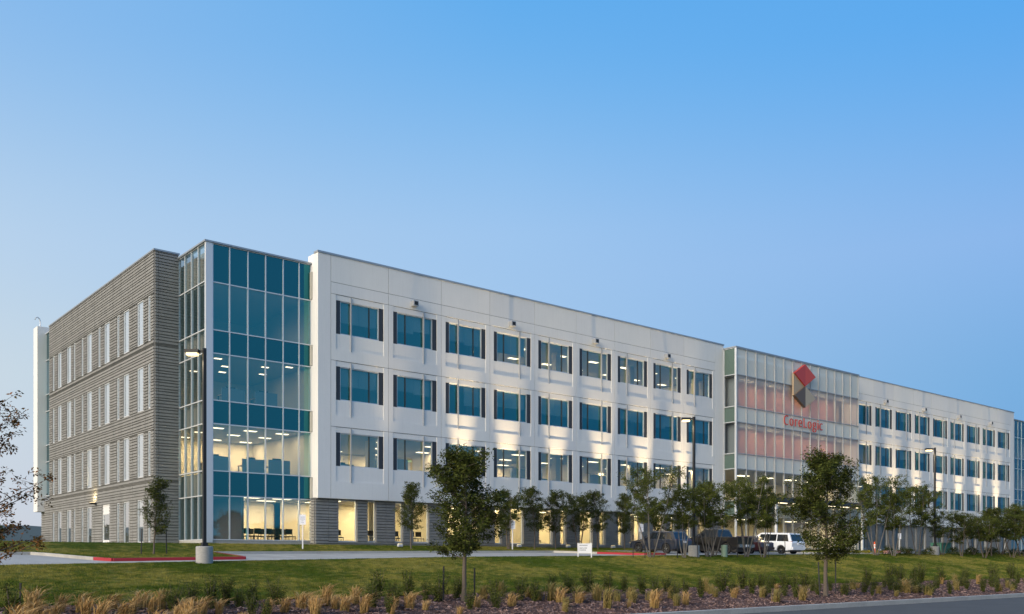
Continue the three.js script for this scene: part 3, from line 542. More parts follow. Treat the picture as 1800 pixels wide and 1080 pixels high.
// ---------------------------------------------------------------- lamp posts
[[-13.62, 15.75, 'black lamp post on a round concrete base before the glass corner', 7.45], [17.84, 15.75, 'black lamp post behind the parked cars, left of the entrance', 7.65], [49.17, 15.75, 'black lamp post farthest right, before the right white wing', 8.1]].forEach(([s, w, label, top]) => {
  const y = H(s, w), hh = top + 0.35 - y, t = thing('lamp_post', label, 'lamp post', [s, y, w], 0, 'parking lot lamp posts');
  part(t, 'footing', merge([cyl(0.345, 0.345, 0.86, -0.2, 28), cyl(0.345, 0.32, 0.03, 0.66, 28)]), M.concrete);
  part(t, 'base_plate', merge([box(-0.17, 0.17, 0.69, 0.73, -0.17, 0.17), box(-0.11, 0.11, 0.73, 0.85, -0.11, 0.11)]), M.pole);
  part(t, 'pole', box(-0.065, 0.065, 0.73, hh, -0.065, 0.065), M.pole);
  const ax = -0.7699, az = -0.6382;      // the arm points left, seen from the street
  const arm = sub(t, 'arm'); arm.rotation.y = Math.atan2(-az, ax);
  part(arm, 'bracket', box(0.06, 0.5, hh - 0.16, hh - 0.08, -0.04, 0.04), M.pole);
  part(arm, 'lamp_head', merge([box(0.22, 0.78, hh - 0.2, hh - 0.06, -0.17, 0.17)]), M.pole);
  part(arm, 'lamp_lens', box(0.28, 0.72, hh - 0.3, hh - 0.201, -0.14, 0.14), M.lampGlow);
  const l = new THREE.SpotLight(C(1, 0.8, 0.5), 30, 0, 1.3, 0.8); l.position.set(s + ax * 0.5, y + hh - 0.33, w + az * 0.5); l.target.position.set(s + ax * 0.5, y, w + az * 0.5); l.shadow.radius = 5; l.castShadow = true; scene.add(l, l.target);
});

// ---------------------------------------------------------------- signs
function printed(lines, w, h, opt = {}) {
  const c = document.createElement('canvas'); c.width = 256; c.height = Math.round(256 * h / w); const x = c.getContext('2d');
  x.fillStyle = '#e6e6ea'; x.fillRect(0, 0, c.width, c.height); x.fillStyle = opt.ink ?? '#2b3a66'; x.textBaseline = 'middle';
  for (const [text, fx, fy, size, al] of lines) { x.font = `bold ${size}px sans-serif`; x.textAlign = al ?? 'center'; x.fillText(text, fx * c.width, fy * c.height); }
  const t = new THREE.CanvasTexture(c); t.colorSpace = THREE.SRGBColorSpace; return std({ map: t, roughness: 0.5 });
}
const parkPrint = printed([['VISITOR', 0.5, 0.24, 46], ['PARKING', 0.5, 0.44, 46], ['ONLY', 0.5, 0.62, 40], ['30 MIN', 0.5, 0.8, 34]], 0.34, 0.5);
[[-2.61, 3, 'white parking sign on a post before the glass corner'], [13.59, 3, 'white parking sign on a post in front of the grey base, beside the large oak'], [26.85, 3, 'white parking sign on a post behind the dark blue SUV'], [66.5, 3.4, 'white parking sign on a post farthest right, near the right wing']].forEach(([s, w, label]) => {
  const t = thing('parking_sign', label, 'sign', [s, H(s, w), w], -0.5, 'parking signs on posts');
  part(t, 'post', box(-0.035, 0.035, -0.2, 2.1, -0.035, 0.035), M.sign); part(t, 'plate', box(-0.19, 0.19, 1.45, 2.05, 0.037, 0.05), M.sign);
  const m = part(t, 'print', new THREE.PlaneGeometry(0.36, 0.58), parkPrint); m.position.set(0, 1.75, 0.053);
});
{
  const s = 8.36, w = 15.7, t = thing('direction_sign', 'low white two-post sign with arrows at the edge of the lawn', 'sign', [s, H(s, w), w], -0.62);
  for (const x of [-0.38, 0.38]) part(t, 'post', box(x - 0.03, x + 0.03, -0.2, 0.8, -0.03, 0.03), M.sign);
  part(t, 'panel', box(-0.35, 0.35, 0.22, 0.78, -0.015, 0.015), M.sign);
  const m = part(t, 'print', new THREE.PlaneGeometry(0.68, 0.54), printed([['DELIVERIES', 0.06, 0.2, 32, 'left'], ['EMPLOYEE', 0.06, 0.48, 32, 'left'], ['PARKING', 0.06, 0.68, 32, 'left'], ['▶', 0.9, 0.2, 34], ['▶', 0.9, 0.48, 34]], 0.68, 0.54, { ink: '#30343c' })); m.position.set(0, 0.5, 0.018);
}

// ---------------------------------------------------------------- trees and planting
const leafTint = { oak: [[0.026, 0.037, 0.009], [0.092, 0.106, 0.023]], fresh: [[0.055, 0.078, 0.016], [0.16, 0.17, 0.035]], rust: [[0.06, 0.045, 0.014], [0.26, 0.1, 0.03]], myrtle: [[0.042, 0.06, 0.013], [0.125, 0.138, 0.03]] };
function leafCloud(clumps, r, size, tint, out = null) {       // clumps: [Vector3, radius, count]
  const P = [], N = [], Cc = [], ix = [];
  for (const [c, rad, n] of clumps) {
    const shade = 0.8 + 0.4 * r();
    for (let i = 0; i < n; i++) {
      let x, y, z; do { x = r() * 2 - 1; y = r() * 2 - 1; z = r() * 2 - 1; } while (x * x + y * y + z * z > 1);
      const p = V(c.x + x * rad, c.y + y * rad * 0.8, c.z + z * rad), l = size * (0.65 + 0.7 * r()), wd = l * 0.42;
      const d = V(r() * 2 - 1, r() * 1.4 - 0.7, r() * 2 - 1).normalize(), q = V(r() * 2 - 1, r() * 2 - 1, r() * 2 - 1).cross(d).normalize(), nn = V().crossVectors(d, q);
      const b = P.length / 3, mid = p.clone().addScaledVector(d, l * 0.5), tip = p.clone().addScaledVector(d, l);
      for (const v of [p, mid.clone().addScaledVector(q, wd / 2).addScaledVector(nn, wd * 0.2), tip, mid.clone().addScaledVector(q, -wd / 2).addScaledVector(nn, wd * 0.2)]) { P.push(v.x, v.y, v.z); N.push(nn.x, nn.y, nn.z); }
      ix.push(b, b + 2, b + 1, b, b + 3, b + 2);
      const k = r(), col = mix(tint[0], tint[1], k * k).map((v) => v * shade); for (let j = 0; j < 4; j++) Cc.push(...col);
    }
  }
  const g = new THREE.BufferGeometry(); g.setAttribute('position', new THREE.Float32BufferAttribute(P, 3)); g.setAttribute('normal', new THREE.Float32BufferAttribute(N, 3)); g.setAttribute('color', new THREE.Float32BufferAttribute(Cc, 3)); g.setIndex(ix); return g;
}
function growTree(o) {
  const r = rng(o.seed), wood = [], clumps = [], { h, base, rad } = o, stems = o.stems ?? 1;
  const width = (t) => rad * Math.pow(Math.sin(Math.PI * clamp(0.1 + 0.82 * Math.pow(t, o.skew ?? 0.8), 0, 1)), 0.75);      // crown radius at height t
  for (let s = 0; s < stems; s++) {
    const a0 = s / stems * Math.PI * 2 + r(), lean = stems > 1 ? 0.16 + 0.12 * r() : 0.02, pts = [], rr = [], top = h * (stems > 1 ? 0.78 + 0.2 * r() : 0.95), x0 = stems > 1 ? Math.cos(a0) * 0.1 : 0, z0 = stems > 1 ? Math.sin(a0) * 0.1 : 0;
    let wx = 0, wz = 0;
    for (let i = 0; i <= 9; i++) { const t = i / 9; wx += (r() - 0.5) * 0.07 * (i ? 1 : 0); wz += (r() - 0.5) * 0.07 * (i ? 1 : 0); pts.push(V(x0 + Math.cos(a0) * lean * t * top * (1.3 - 0.4 * t) + wx, -0.1 + t * (top + 0.1), z0 + Math.sin(a0) * lean * t * top * (1.3 - 0.4 * t) + wz)); rr.push(o.r * (1 - t) ** 0.8 * (i === 0 ? 1.35 : 1) + 0.008); }
    wood.push(tube(pts, rr, 8));
    const nb = Math.round((o.branches ?? 22) / stems);
    for (let b = 0; b < nb; b++) {
      const t = base / top * 0.9 + (1 - base / top * 0.9) * (b + r() * 0.8) / nb, k = clamp(t, 0, 0.98) * 9, i = Math.floor(k), p0 = pts[i].clone().lerp(pts[i + 1], k - i);
      const hc = clamp((p0.y + 0.35 - base) / (h - base), 0, 1), az = r() * Math.PI * 2 + b * 2.4, L = Math.max(0.18, width(hc) * (0.62 + 0.5 * r()) - (stems > 1 ? 0.1 : 0)), rise = 0.35 + 0.55 * hc + 0.2 * r();
      const p1 = p0.clone().add(V(Math.cos(az) * L * 0.55, L * rise * 0.45, Math.sin(az) * L * 0.55)), p2 = p0.clone().add(V(Math.cos(az + 0.25 * (r() - 0.5)) * L, L * rise * 0.85, Math.sin(az + 0.25 * (r() - 0.5)) * L)), r0 = Math.max(0.008, o.r * 0.38 * (1 - t * 0.6));
      wood.push(tube([p0, p1, p2], [r0, r0 * 0.6, 0.004], 5));
      const twigs = o.twigs ?? 4;
      for (let q = 0; q < twigs; q++) {
        const u = 0.3 + 0.7 * (q + r()) / twigs, c = u < 0.5 ? p0.clone().lerp(p1, u * 2) : p1.clone().lerp(p2, u * 2 - 1), d = V(r() * 2 - 1, r() * 1.2 - 0.35, r() * 2 - 1).multiplyScalar(0.2 + 0.22 * rad * r()), e = c.clone().add(d);
        if (q % 3 === 0) clumps.push([c, (o.clump ?? 0.2) * 0.8, 0]);
        if (e.y < base - 0.25) e.y = base - 0.25 + 0.2 * r();
        wood.push(tube([c, e], [0.007, 0.003], 4));
        if (r() > (o.bare ?? 0.08)) clumps.push([e, (o.clump ?? 0.2) * (0.6 + 0.8 * r()), 0]);
      }
      clumps.push([p2, (o.clump ?? 0.2) * (0.5 + 0.6 * r()), 0]);
    }
  }
  const per = o.leaves / clumps.length; for (const c of clumps) c[2] = Math.max(2, Math.round(per * (0.5 + r())));
  return { wood: merge(wood), leaves: leafCloud(clumps, r, o.leaf, leafTint[o.tint]) };
}
function plantTree(shape, name, label, s, w, opt = {}) {
  const t = thing(name, label, 'tree', [s, H(s, w) - 0.02, w], opt.turn ?? 0, opt.group); const k = opt.scale ?? 1; t.scale.set(k * (opt.wide ?? 1), k, k * (opt.wide ?? 1));
  part(t, 'trunk', shape.wood, opt.bark ?? M.bark); part(t, 'crown', shape.leaves, M.leaf); return t;
}
const oakA = growTree({ seed: 11, h: 4.85, base: 1.62, rad: 1.42, r: 0.075, branches: 54, twigs: 7, leaves: 20000, leaf: 0.1, clump: 0.22, tint: 'oak', skew: 0.7 });
const oakB = growTree({ seed: 23, h: 6.15, base: 1.7, rad: 1.72, r: 0.09, branches: 58, twigs: 7, leaves: 23000, leaf: 0.11, clump: 0.26, tint: 'oak', skew: 0.62 });
const rust = growTree({ seed: 5, h: 4.9, base: 1.4, rad: 1.55, r: 0.07, branches: 30, twigs: 6, leaves: 7000, leaf: 0.085, clump: 0.17, tint: 'rust', bare: 0.14 });
const small = growTree({ seed: 37, h: 3.7, base: 1.1, rad: 0.78, r: 0.04, branches: 34, twigs: 6, leaves: 6000, leaf: 0.085, clump: 0.16, tint: 'oak' });
plantTree(oakA, 'oak_tree', 'dark green young oak in the mulch bed before the white wall', -9.72, 28.5);
plantTree(oakB, 'oak_tree', 'largest dark green oak, in the mulch bed before the entrance', 8.23, 31);
plantTree(rust, 'oak_tree', 'sparse rusty-leaved tree cut off by the left edge', -24.05, 28.5);
plantTree(small, 'oak_tree', 'small staked tree on the grass island before the grey corner', -12.72, 7);
const facade = [51, 52, 53].map((seed, i) => growTree({ seed, h: 4.4, base: 1.5, rad: 1.0 + 0.08 * i, r: 0.045, branches: 38, twigs: 6, leaves: 8000, leaf: 0.1, clump: 0.18, tint: 'oak', stems: i === 1 ? 2 : 1 }));
const facadeTrees = [5.36, 13.61, 16.01, 18.07, 20.56, 22.49, 25.38, 29.6];
facadeTrees.forEach((s, i) => plantTree(facade[i % 3], 'facade_tree', i === 0 ? 'small tree glowing yellow from a floodlight at the second bay' : `small dark tree at the left wing's foot, ${nth(i - 1)} right of the oak`, s, 2.6, { turn: i * 1.7, scale: 0.95 + 0.1 * ((i * 37) % 10) / 10, group: 'trees along the front wall' }));
const myrtle = [61, 62, 63].map((seed, i) => growTree({ seed, h: 5.3, base: 2.25, rad: 1.1 - 0.1 * i, r: 0.034, branches: 46, twigs: 7, leaves: 11000, leaf: 0.1, clump: 0.18, tint: i === 1 ? 'fresh' : 'myrtle', stems: 4, skew: 0.9 }));
[[13.58, 16, 0, 1.03, 'multi-stemmed tree in front of the dark blue SUV'], [16.4, 16.2, 2, 0.9, 'thin pale-barked tree just left of the middle lamp post'], [18.95, 16, 1, 0.95, 'light green multi-stemmed tree in front of the black pickup'], [19.9, 15.7, 0, 0.93, 'multi-stemmed tree right beside the green pedestal'], [22.9, 16, 1, 1.06, 'tall light green multi-stemmed tree left of the white minivan'], [24.2, 16.4, 2, 0.98, 'slim multi-stemmed tree at the nose of the white minivan'],
  [39.6, 15.8, 0, 1.18, 'tall multi-stemmed tree just right of the entrance'], [41.4, 16.3, 2, 1.05, 'slim multi-stemmed tree second right of the entrance'], [45.98, 15.9, 2, 1.2, 'tall thin-crowned tree left of the farthest lamp post']]
  .forEach(([s, w, v, k, label], i) => plantTree(myrtle[v], 'myrtle_tree', label, s, w, { scale: k, turn: i * 2.1, bark: M.paleBark, group: 'multi-stemmed trees along the drive' }));
[[49.9, 0.72], [51.6, 0.78], [53.8, 0.74], [55.6, 0.7], [57.2, 0.86], [59.3, 0.82], [61.2, 0.84], [63.4, 0.98], [65.2, 0.8], [67.6, 0.96]].forEach(([s, k], i) =>
  plantTree(i % 3 === 1 ? facade[i % 2] : myrtle[i % 3], 'hedge_tree', `small tree in the row along the right wing, ${nth(i)} from the farthest lamp post`, s, 16 + (i % 3) * 0.9, { scale: k * (i % 3 === 1 ? 1.1 : 1), wide: 1.2, turn: i * 1.3, group: 'trees along the right wing' }));
[[-1.2, -34, 'thin bare young tree beyond the far left end', 0]].forEach(() => { const bare = growTree({ seed: 77, h: 4.2, base: 1.2, rad: 0.8, r: 0.03, branches: 16, twigs: 3, leaves: 260, leaf: 0.09, clump: 0.15, tint: 'rust' }); plantTree(bare, 'bare_tree', 'thin nearly bare young tree at far left', -19.2, -13); });
{ // dark round bush at the far end of the grey wall
  const r = rng(91), cl = []; for (let i = 0; i < 120; i++) { const a = r() * 6.28, b = Math.acos(r() * 1.3 - 0.3), k = 0.7 + 0.3 * r(); cl.push([V(Math.cos(a) * Math.sin(b) * 1.6 * k, 1.0 + Math.cos(b) * 1.1 * k, Math.sin(a) * Math.sin(b) * 1.6 * k), 0.3, 34]); }
  const t = thing('round_bush', 'dark round evergreen bush beyond the grey side wall', 'bush', [-13.2, -0.1, -31]); part(t, 'stem', tube([V(0, -0.1, 0), V(0.05, 0.9, 0)], [0.08, 0.04], 6), M.bark); part(t, 'crown', leafCloud(cl, r, 0.14, leafTint.oak), M.leaf);
}
// a belt of trees across the street, which the glass mirrors
{
  const r = rng(401), im = new THREE.InstancedMesh(oakB.leaves, M.leaf, 46), m = new THREE.Matrix4(), q = new THREE.Quaternion();
  for (let i = 0; i < 46; i++) { const k = 1.1 + 0.8 * r(); im.setMatrixAt(i, m.compose(V(4 + i * 4.2 + 3 * r(), -4.2 - k * 0.6, 96 + 16 * r()), q.setFromAxisAngle(V(0, 1, 0), r() * 6.28), V(k * 1.5, k, k * 1.5))); }
  im.name = 'far_woods'; im.userData.kind = 'stuff'; tag(im, 'belt of dark trees across the street, seen as reflections', 'woods'); scene.add(im);
}
// stakes beside the young trees
function stake(s, w, h, label, group) { const m = new THREE.Mesh(merge([box(-0.02, 0.02, -0.3, h, -0.02, 0.02), box(-0.035, 0.035, h - 0.03, h, -0.004, 0.004)]), M.pole); m.name = numbered('tree_stake'); m.position.set(s, H(s, w), w); m.rotation.set((R0() - 0.5) * 0.08, R0() * 3, (R0() - 0.5) * 0.08); scene.add(m); tag(m, label, 'stake', group ?? 'tree stakes'); }
[[-10.62, 28.6, 1.15, 'thin black stake left of the oak before the white wall'], [-9.02, 28.2, 1.05, 'thin black stake right of the oak before the white wall'], [7.3, 31.3, 1.5, 'thin black stake left of the oak before the entrance'], [9.35, 30.8, 1.55, 'thin black stake right of the oak before the entrance'], [-13.35, 7.1, 1.25, 'black stake left of the small island tree'], [-12.05, 6.9, 1.25, 'black stake right of the small island tree'], [-23.25, 28.2, 0.75, 'lone black stake on the lawn at far left'],
  [11.8, 16.2, 1.35, 'black stake leftmost before the dark blue SUV'], [12.6, 16.4, 1.3, 'black stake second from left before the dark blue SUV'], [14.5, 16.3, 1.4, 'black stake before the rear wheel of the blue SUV'], [15.4, 16.5, 1.2, 'black stake below the tail light of the blue SUV'], [17.3, 16.5, 1.3, 'leaning black stake at the middle lamp footing'], [21.4, 16.4, 1.35, 'black stake before the pickup bumper'], [22.0, 16.5, 1.3, 'black stake right of the pickup bumper'], [24.9, 16.3, 1.3, 'black stake before the side of the white minivan'], [27.0, 16.2, 1.5, 'black stake behind the tail of the white minivan']].forEach((a) => stake(...a));

// shrubs in the bed
function shrubShape(seed, h, wd) {
  const r = rng(seed), wood = [], cl = [];
  for (let i = 0; i < 17; i++) { const a = r() * 6.28, l = h * (0.4 + 0.62 * r()), sp = wd * (0.25 + 0.75 * r()), p = [V(0, -0.05, 0), V(Math.cos(a) * sp * 0.45, l * 0.5, Math.sin(a) * sp * 0.45), V(Math.cos(a) * sp, l, Math.sin(a) * sp)]; wood.push(tube(p, [0.012, 0.008, 0.003], 4)); for (let q = 0; q < 7; q++) { const u = 0.22 + 0.78 * q / 6, c = u < 0.5 ? p[0].clone().lerp(p[1], u * 2) : p[1].clone().lerp(p[2], u * 2 - 1); cl.push([c, 0.085, 15]); } }
  return { wood: merge(wood), leaves: leafCloud(cl, r, 0.055, leafTint.myrtle) };
}
const shrubs = [[101, 0.9, 0.24], [102, 0.9, 0.33], [103, 0.9, 0.42], [104, 0.9, 0.2]].map((a) => shrubShape(...a));
const bedShrubs = [[-19.56, 28.60, 0.8], [-18.94, 28.20, 0.75], [-18.46, 28.50, 0.95], [-17.83, 28.00, 0.85], [-17.59, 28.40, 0.7], [-17.06, 28.10, 0.75], [-16.41, 28.30, 0.85], [-12.51, 27.60, 1.0], [-11.91, 27.50, 0.6], [-11.54, 27.90, 1.0], [-11.13, 28.30, 0.65], [-10.66, 28.40, 0.95], [-9.64, 28.00, 0.8], [-8.97, 29.20, 0.8], [-7.63, 29.00, 0.85], [-7.32, 29.40, 0.8], [-4.81, 27.50, 0.75], [-3.92, 27.50, 0.85], [-2.92, 27.60, 0.95], [-2.25, 28.00, 0.9], [-1.04, 27.70, 0.7], [-0.73, 28.40, 0.8], [-0.21, 28.60, 0.75], [0.94, 28.20, 0.8], [1.29, 28.90, 0.65], [0.91, 30.00, 0.8], [4.34, 28.40, 1.1], [6.29, 28.00, 1.0], [4.81, 29.60, 0.8], [7.96, 27.90, 0.9], [8.38, 28.20, 0.6], [9.13, 28.30, 0.95], [9.16, 28.80, 0.8], [10.60, 28.40, 0.95], [17.63, 27.60, 0.95], [12.29, 30.50, 0.7], [18.14, 28.60, 1.2], [20.71, 27.80, 1.1], [21.50, 28.20, 1.0], [23.45, 27.60, 1.2], [24.16, 28.40, 1.05], [20.01, 30.20, 0.7], [26.95, 28.40, 0.9], [31.63, 28.00, 1.1], [27.51, 30.00, 0.8], [35.95, 27.40, 1.1], [-23.68, 29.40, 0.9], [31.41, 29.60, 0.8]];
{ const r = rng(520); for (let i = 0; i < 52; i++) { const s = i < 12 ? -22 + 24 * r() : 1 + 34 * r(), w = 28.8 + 3.4 * r(); if (bedShrubs.every(([a, b]) => Math.hypot(a - s, b - w) > 0.7)) bedShrubs.push([s, w, 0.45 + 0.35 * r()]); } }
const across = (s, w) => { const X = 0.7699 * (s + 28.78) + 0.6382 * (w - 54.07), Z = 0.6382 * (s + 28.78) - 0.7699 * (w - 54.07); return X / Z; };
bedShrubs.sort((a, b) => across(a[0], a[1]) - across(b[0], b[1])).forEach(([s, w, h], i) => {
  const t = thing('bed_shrub', `green leafy shrub in the mulch bed, ${nth(i)} from the left`, 'shrub', [s, H(s, w) - 0.04, w], i * 1.9, 'shrubs in the mulch bed'), k = h / 0.9; t.scale.set(k * 1.05, k, k * 1.05);
  const v = shrubs[(i * 7) % 4]; part(t, 'stems', v.wood, M.bark); part(t, 'foliage', v.leaves, M.leaf);
});
// low round shrubs along the drive at right
const roundShrub = (() => { const r = rng(140), cl = []; for (let i = 0; i < 60; i++) { const a = r() * 6.28, b = Math.acos(r()), k = 0.6 + 0.4 * r(); cl.push([V(Math.cos(a) * Math.sin(b) * 0.45 * k, 0.12 + Math.cos(b) * 0.5 * k, Math.sin(a) * Math.sin(b) * 0.45 * k), 0.13, 16]); } return leafCloud(cl, r, 0.07, leafTint.oak); })();
[41.6, 43.4, 45.0, 47.3, 52.4, 54.4, 56.0, 58.4, 60.3, 62.2, 64.6, 66.2].forEach((s, i) => { const w = 15.75 + (i % 2) * 0.35, t = new THREE.Mesh(roundShrub, M.leaf); t.name = numbered('round_shrub'); t.position.set(s, H(s, w) - 0.05, w); t.rotation.y = i; t.scale.setScalar(0.95 + 0.3 * R0()); scene.add(t); tag(t, `low dark round shrub at the lawn's far right edge, ${nth(i)} from the left`, 'shrub', 'round shrubs along the drive'); });
const flowers = (() => { const r = rng(150), cl = []; for (let i = 0; i < 40; i++) cl.push([V((r() - 0.5) * 1.6, 0.15 + 0.2 * r(), (r() - 0.5) * 0.6), 0.14, 16]); return leafCloud(cl, r, 0.07, [[0.12, 0.13, 0.02], [0.4, 0.3, 0.02]]); })();
[45.6, 47.4, 49.2, 51, 52.8].forEach((s, i) => { const w = 10.6, t = new THREE.Mesh(flowers, M.leaf); t.name = numbered('flower_clump'); t.position.set(s, H(s, w) - 0.15, w); t.rotation.y = i * 0.3; scene.add(t); tag(t, `low yellow flowering clump behind the traffic cone, ${nth(i)} from the left`, 'flowers', 'yellow flowers by the drive'); });

// feather grass
function featherGrass(seed, olive = 0) {
  const r = rng(seed), P = [], N = [], Cc = [], ix = [];
  for (let i = 0; i < 170; i++) {
    const a = r() * 6.28, l = 0.16 + 0.56 * Math.pow(r(), 1.1), out = 0.05 + 0.34 * r(), sway = 0.06 + 0.26 * r() * r(), w = 0.0028 + 0.0028 * r(), x0 = (r() - 0.5) * 0.2, z0 = (r() - 0.5) * 0.2, gold = r(), base = mix([0.12, 0.13, 0.035], [0.34, 0.2, 0.08], r()), tip = mix(mix([0.42, 0.24, 0.08], [0.68, 0.45, 0.22], gold), mix([0.13, 0.14, 0.04], [0.34, 0.27, 0.11], gold), olive);
    const px = -Math.sin(a), pz = Math.cos(a), b = P.length / 3;
    for (let k = 0; k <= 4; k++) { const t = k / 4, q = out * Math.pow(t, 2.6), x = x0 + Math.cos(a) * q + sway * Math.pow(t, 2.2), z = z0 + Math.sin(a) * q, y = l * (t - 0.3 * Math.pow(t, 3)) - 0.02, wk = w * (k === 4 ? 0.5 : 1 + 0.8 * t); for (const sgn of [-1, 1]) { P.push(x + px * wk * sgn, y, z + pz * wk * sgn); N.push(Math.cos(a) * 0.6, 0.6, Math.sin(a) * 0.6); Cc.push(...mix(base, tip, Math.pow(t, 0.7))); } if (k) { const s = b + (k - 1) * 2; ix.push(s, s + 1, s + 2, s + 1, s + 3, s + 2); } }
  }
  const g = new THREE.BufferGeometry(); g.setAttribute('position', new THREE.Float32BufferAttribute(P, 3)); g.setAttribute('color', new THREE.Float32BufferAttribute(Cc, 3)); g.setIndex(ix); return g;
}
const feather = [201, 202, 203, 204].map((n) => featherGrass(n)), olive = [205, 206, 207, 208].map((n, i) => featherGrass(n, 0.7 + 0.1 * i));
const bedGrass = [[-22.27, 28.00, 0.45], [-21.84, 28.30, 0.55], [-22.03, 29.40, 0.5], [-21.04, 28.10, 0.6], [-21.12, 29.30, 0.5], [-20.75, 28.90, 0.45], [-20.19, 27.90, 0.65], [-20.29, 29.00, 0.5], [-19.76, 28.20, 0.5], [-19.60, 29.40, 0.5], [-19.17, 29.60, 0.5], [-19.93, 29.90, 0.45], [-21.75, 29.80, 0.45], [-22.75, 29.40, 0.5], [-23.10, 29.00, 0.55], [-15.92, 28.90, 0.6], [-15.86, 29.40, 0.5], [-14.87, 28.40, 0.65], [-14.97, 29.20, 0.5], [-15.08, 29.90, 0.5], [-13.91, 28.50, 0.55], [-13.76, 29.20, 0.5], [-14.65, 30.30, 0.5], [-13.37, 29.80, 0.45], [-16.26, 30.40, 0.5], [-16.86, 29.70, 0.5], [-17.46, 29.90, 0.45], [-8.63, 28.20, 0.6], [-7.71, 28.00, 0.65], [-9.01, 30.20, 0.5], [-6.63, 28.30, 0.55], [-6.57, 29.90, 0.55], [-5.96, 30.20, 0.5], [-4.47, 29.60, 0.6], [-3.95, 30.10, 0.55], [-2.67, 29.60, 0.6], [-2.43, 30.30, 0.5], [-0.75, 29.90, 0.5], [3.31, 28.30, 0.6], [4.13, 30.60, 0.5], [2.50, 30.40, 0.5], [13.17, 29.40, 0.6], [12.68, 31.00, 0.5], [16.01, 30.50, 0.6], [23.75, 29.40, 0.6], [27.44, 29.00, 0.55]];
{ const r = rng(530); for (let i = 0; i < 110 && bedGrass.length < 96; i++) { const s = -24 + 56 * Math.pow(r(), 1.4), w = 28 + 4.2 * Math.pow(r(), 0.7); if (bedGrass.every(([a, b]) => Math.hypot(a - s, b - w) > 0.32)) bedGrass.push([s, w, 0.3 + 0.38 * r()]); } }
bedGrass.sort((a, b) => across(a[0], a[1]) - across(b[0], b[1])).forEach(([s, w, h], i) => {
  const t = new THREE.Mesh((s > -9 && i % 4 ? olive : feather)[i % 4], M.blade); t.name = numbered('straw_tuft'); t.position.set(s, H(s, w) - 0.03, w); t.rotation.y = (R0() - 0.5) * 1.6; t.scale.set(h / 0.5 * (0.8 + 0.5 * R0()), h / 0.5 * (0.85 + 0.4 * R0()), h / 0.5 * (0.8 + 0.5 * R0())); scene.add(t); tag(t, `wispy ornamental tuft in the mulch bed, ${nth(i)} from the left`, 'plant', 'wispy tufts in the mulch bed');
});

// turf blades over the lawns
{
  const tuft = (() => { const P = [], N = [], r = rng(300); for (let i = 0; i < 7; i++) { const a = r() * 6.28, h = 0.035 + 0.035 * r(), x = (r() - 0.5) * 0.12, z = (r() - 0.5) * 0.12, w = 0.006, lx = (r() - 0.5) * 0.05, lz = (r() - 0.5) * 0.05; P.push(x - Math.cos(a) * w, -0.01, z - Math.sin(a) * w, x + Math.cos(a) * w, -0.01, z + Math.sin(a) * w, x + lx, h, z + lz); for (let k = 0; k < 3; k++) N.push(0, 1, 0); } const g = new THREE.BufferGeometry(); g.setAttribute('position', new THREE.Float32BufferAttribute(P, 3)); return g; })();
  const r = rng(301), spots = [];
  while (spots.length < 110000) { const s = -34 + 110 * Math.pow(r(), 1.5), w = 15.2 + 11.7 * r(); spots.push([s, w]); }
  while (spots.length < 140000) { const s = -36 + 80 * r(), w = 0.6 + r() * (stallEdge(s) - 0.75); spots.push([s, w]); }
  const im = new THREE.InstancedMesh(tuft, M.turf, spots.length), m = new THREE.Matrix4(), q = new THREE.Quaternion(), up = V(0, 1, 0), c = new THREE.Color();
  spots.forEach(([s, w], i) => { const y = H(s, w) + (w > 15 ? roll(s, w) * clamp((w - 15.1) / 2, 0, 1) * clamp((27 - w) / 2, 0, 1) : 0.4 * roll(s, w)), k = 0.7 + 0.7 * r(); m.compose(V(s, y, w), q.setFromAxisAngle(up, r() * 6.28), V(k, k * (w > 26.4 ? 1.8 : 1), k)); im.setMatrixAt(i, m); const d = clamp((fbm(s / 17, w / 17) - 0.42) * 3.0 + (n32(s / 8.5, w / 8.5) - 0.5) * 0.8 + (n128(s / 34, w / 8.5) - 0.5) * 1.1, 0, 1), l = 0.55 + 0.7 * r(), a = mix([0.062, 0.096, 0.012], [0.25, 0.222, 0.051], d); im.setColorAt(i, c.setRGB(a[0] * l, a[1] * l, a[2] * l)); });
  im.name = 'turf_blades'; im.userData.kind = 'stuff'; tag(im, 'short mown turf blades covering the lawns', 'grass'); scene.add(im);
}
// chips of wood on the bed
{
  const chip = box(-0.05, 0.05, 0, 0.018, -0.014, 0.014), r = rng(310), n = 26000, im = new THREE.InstancedMesh(chip, std({ color: C(1, 1, 1), roughness: 1 }), n), m = new THREE.Matrix4(), e = new THREE.Euler(), q = new THREE.Quaternion(), c = new THREE.Color();
  for (let i = 0; i < n; i++) { const s = -27 + 75 * Math.pow(r(), 1.4), w = 26.9 + 6.3 * r(); e.set((r() - 0.5) * 0.9, r() * 6.28, (r() - 0.5) * 0.9); const k = 0.5 + 0.9 * r(); m.compose(V(s, H(s, w) - 0.03 + 0.09 * (n64(s / 9, w / 9) - 0.5) * clamp((w - 26.85) * 2, 0, 1) * clamp((33.3 - w) * 2, 0, 1), w), q.setFromEuler(e), V(k, k, k)); im.setMatrixAt(i, m); const a = mix([0.1, 0.06, 0.055], [0.36, 0.24, 0.21], Math.pow(r(), 2.2)); im.setColorAt(i, c.setRGB(...a)); }
  im.name = 'mulch_chips'; im.userData.kind = 'stuff'; tag(im, 'reddish brown wood chips spread over the bed', 'mulch'); scene.add(im);
}

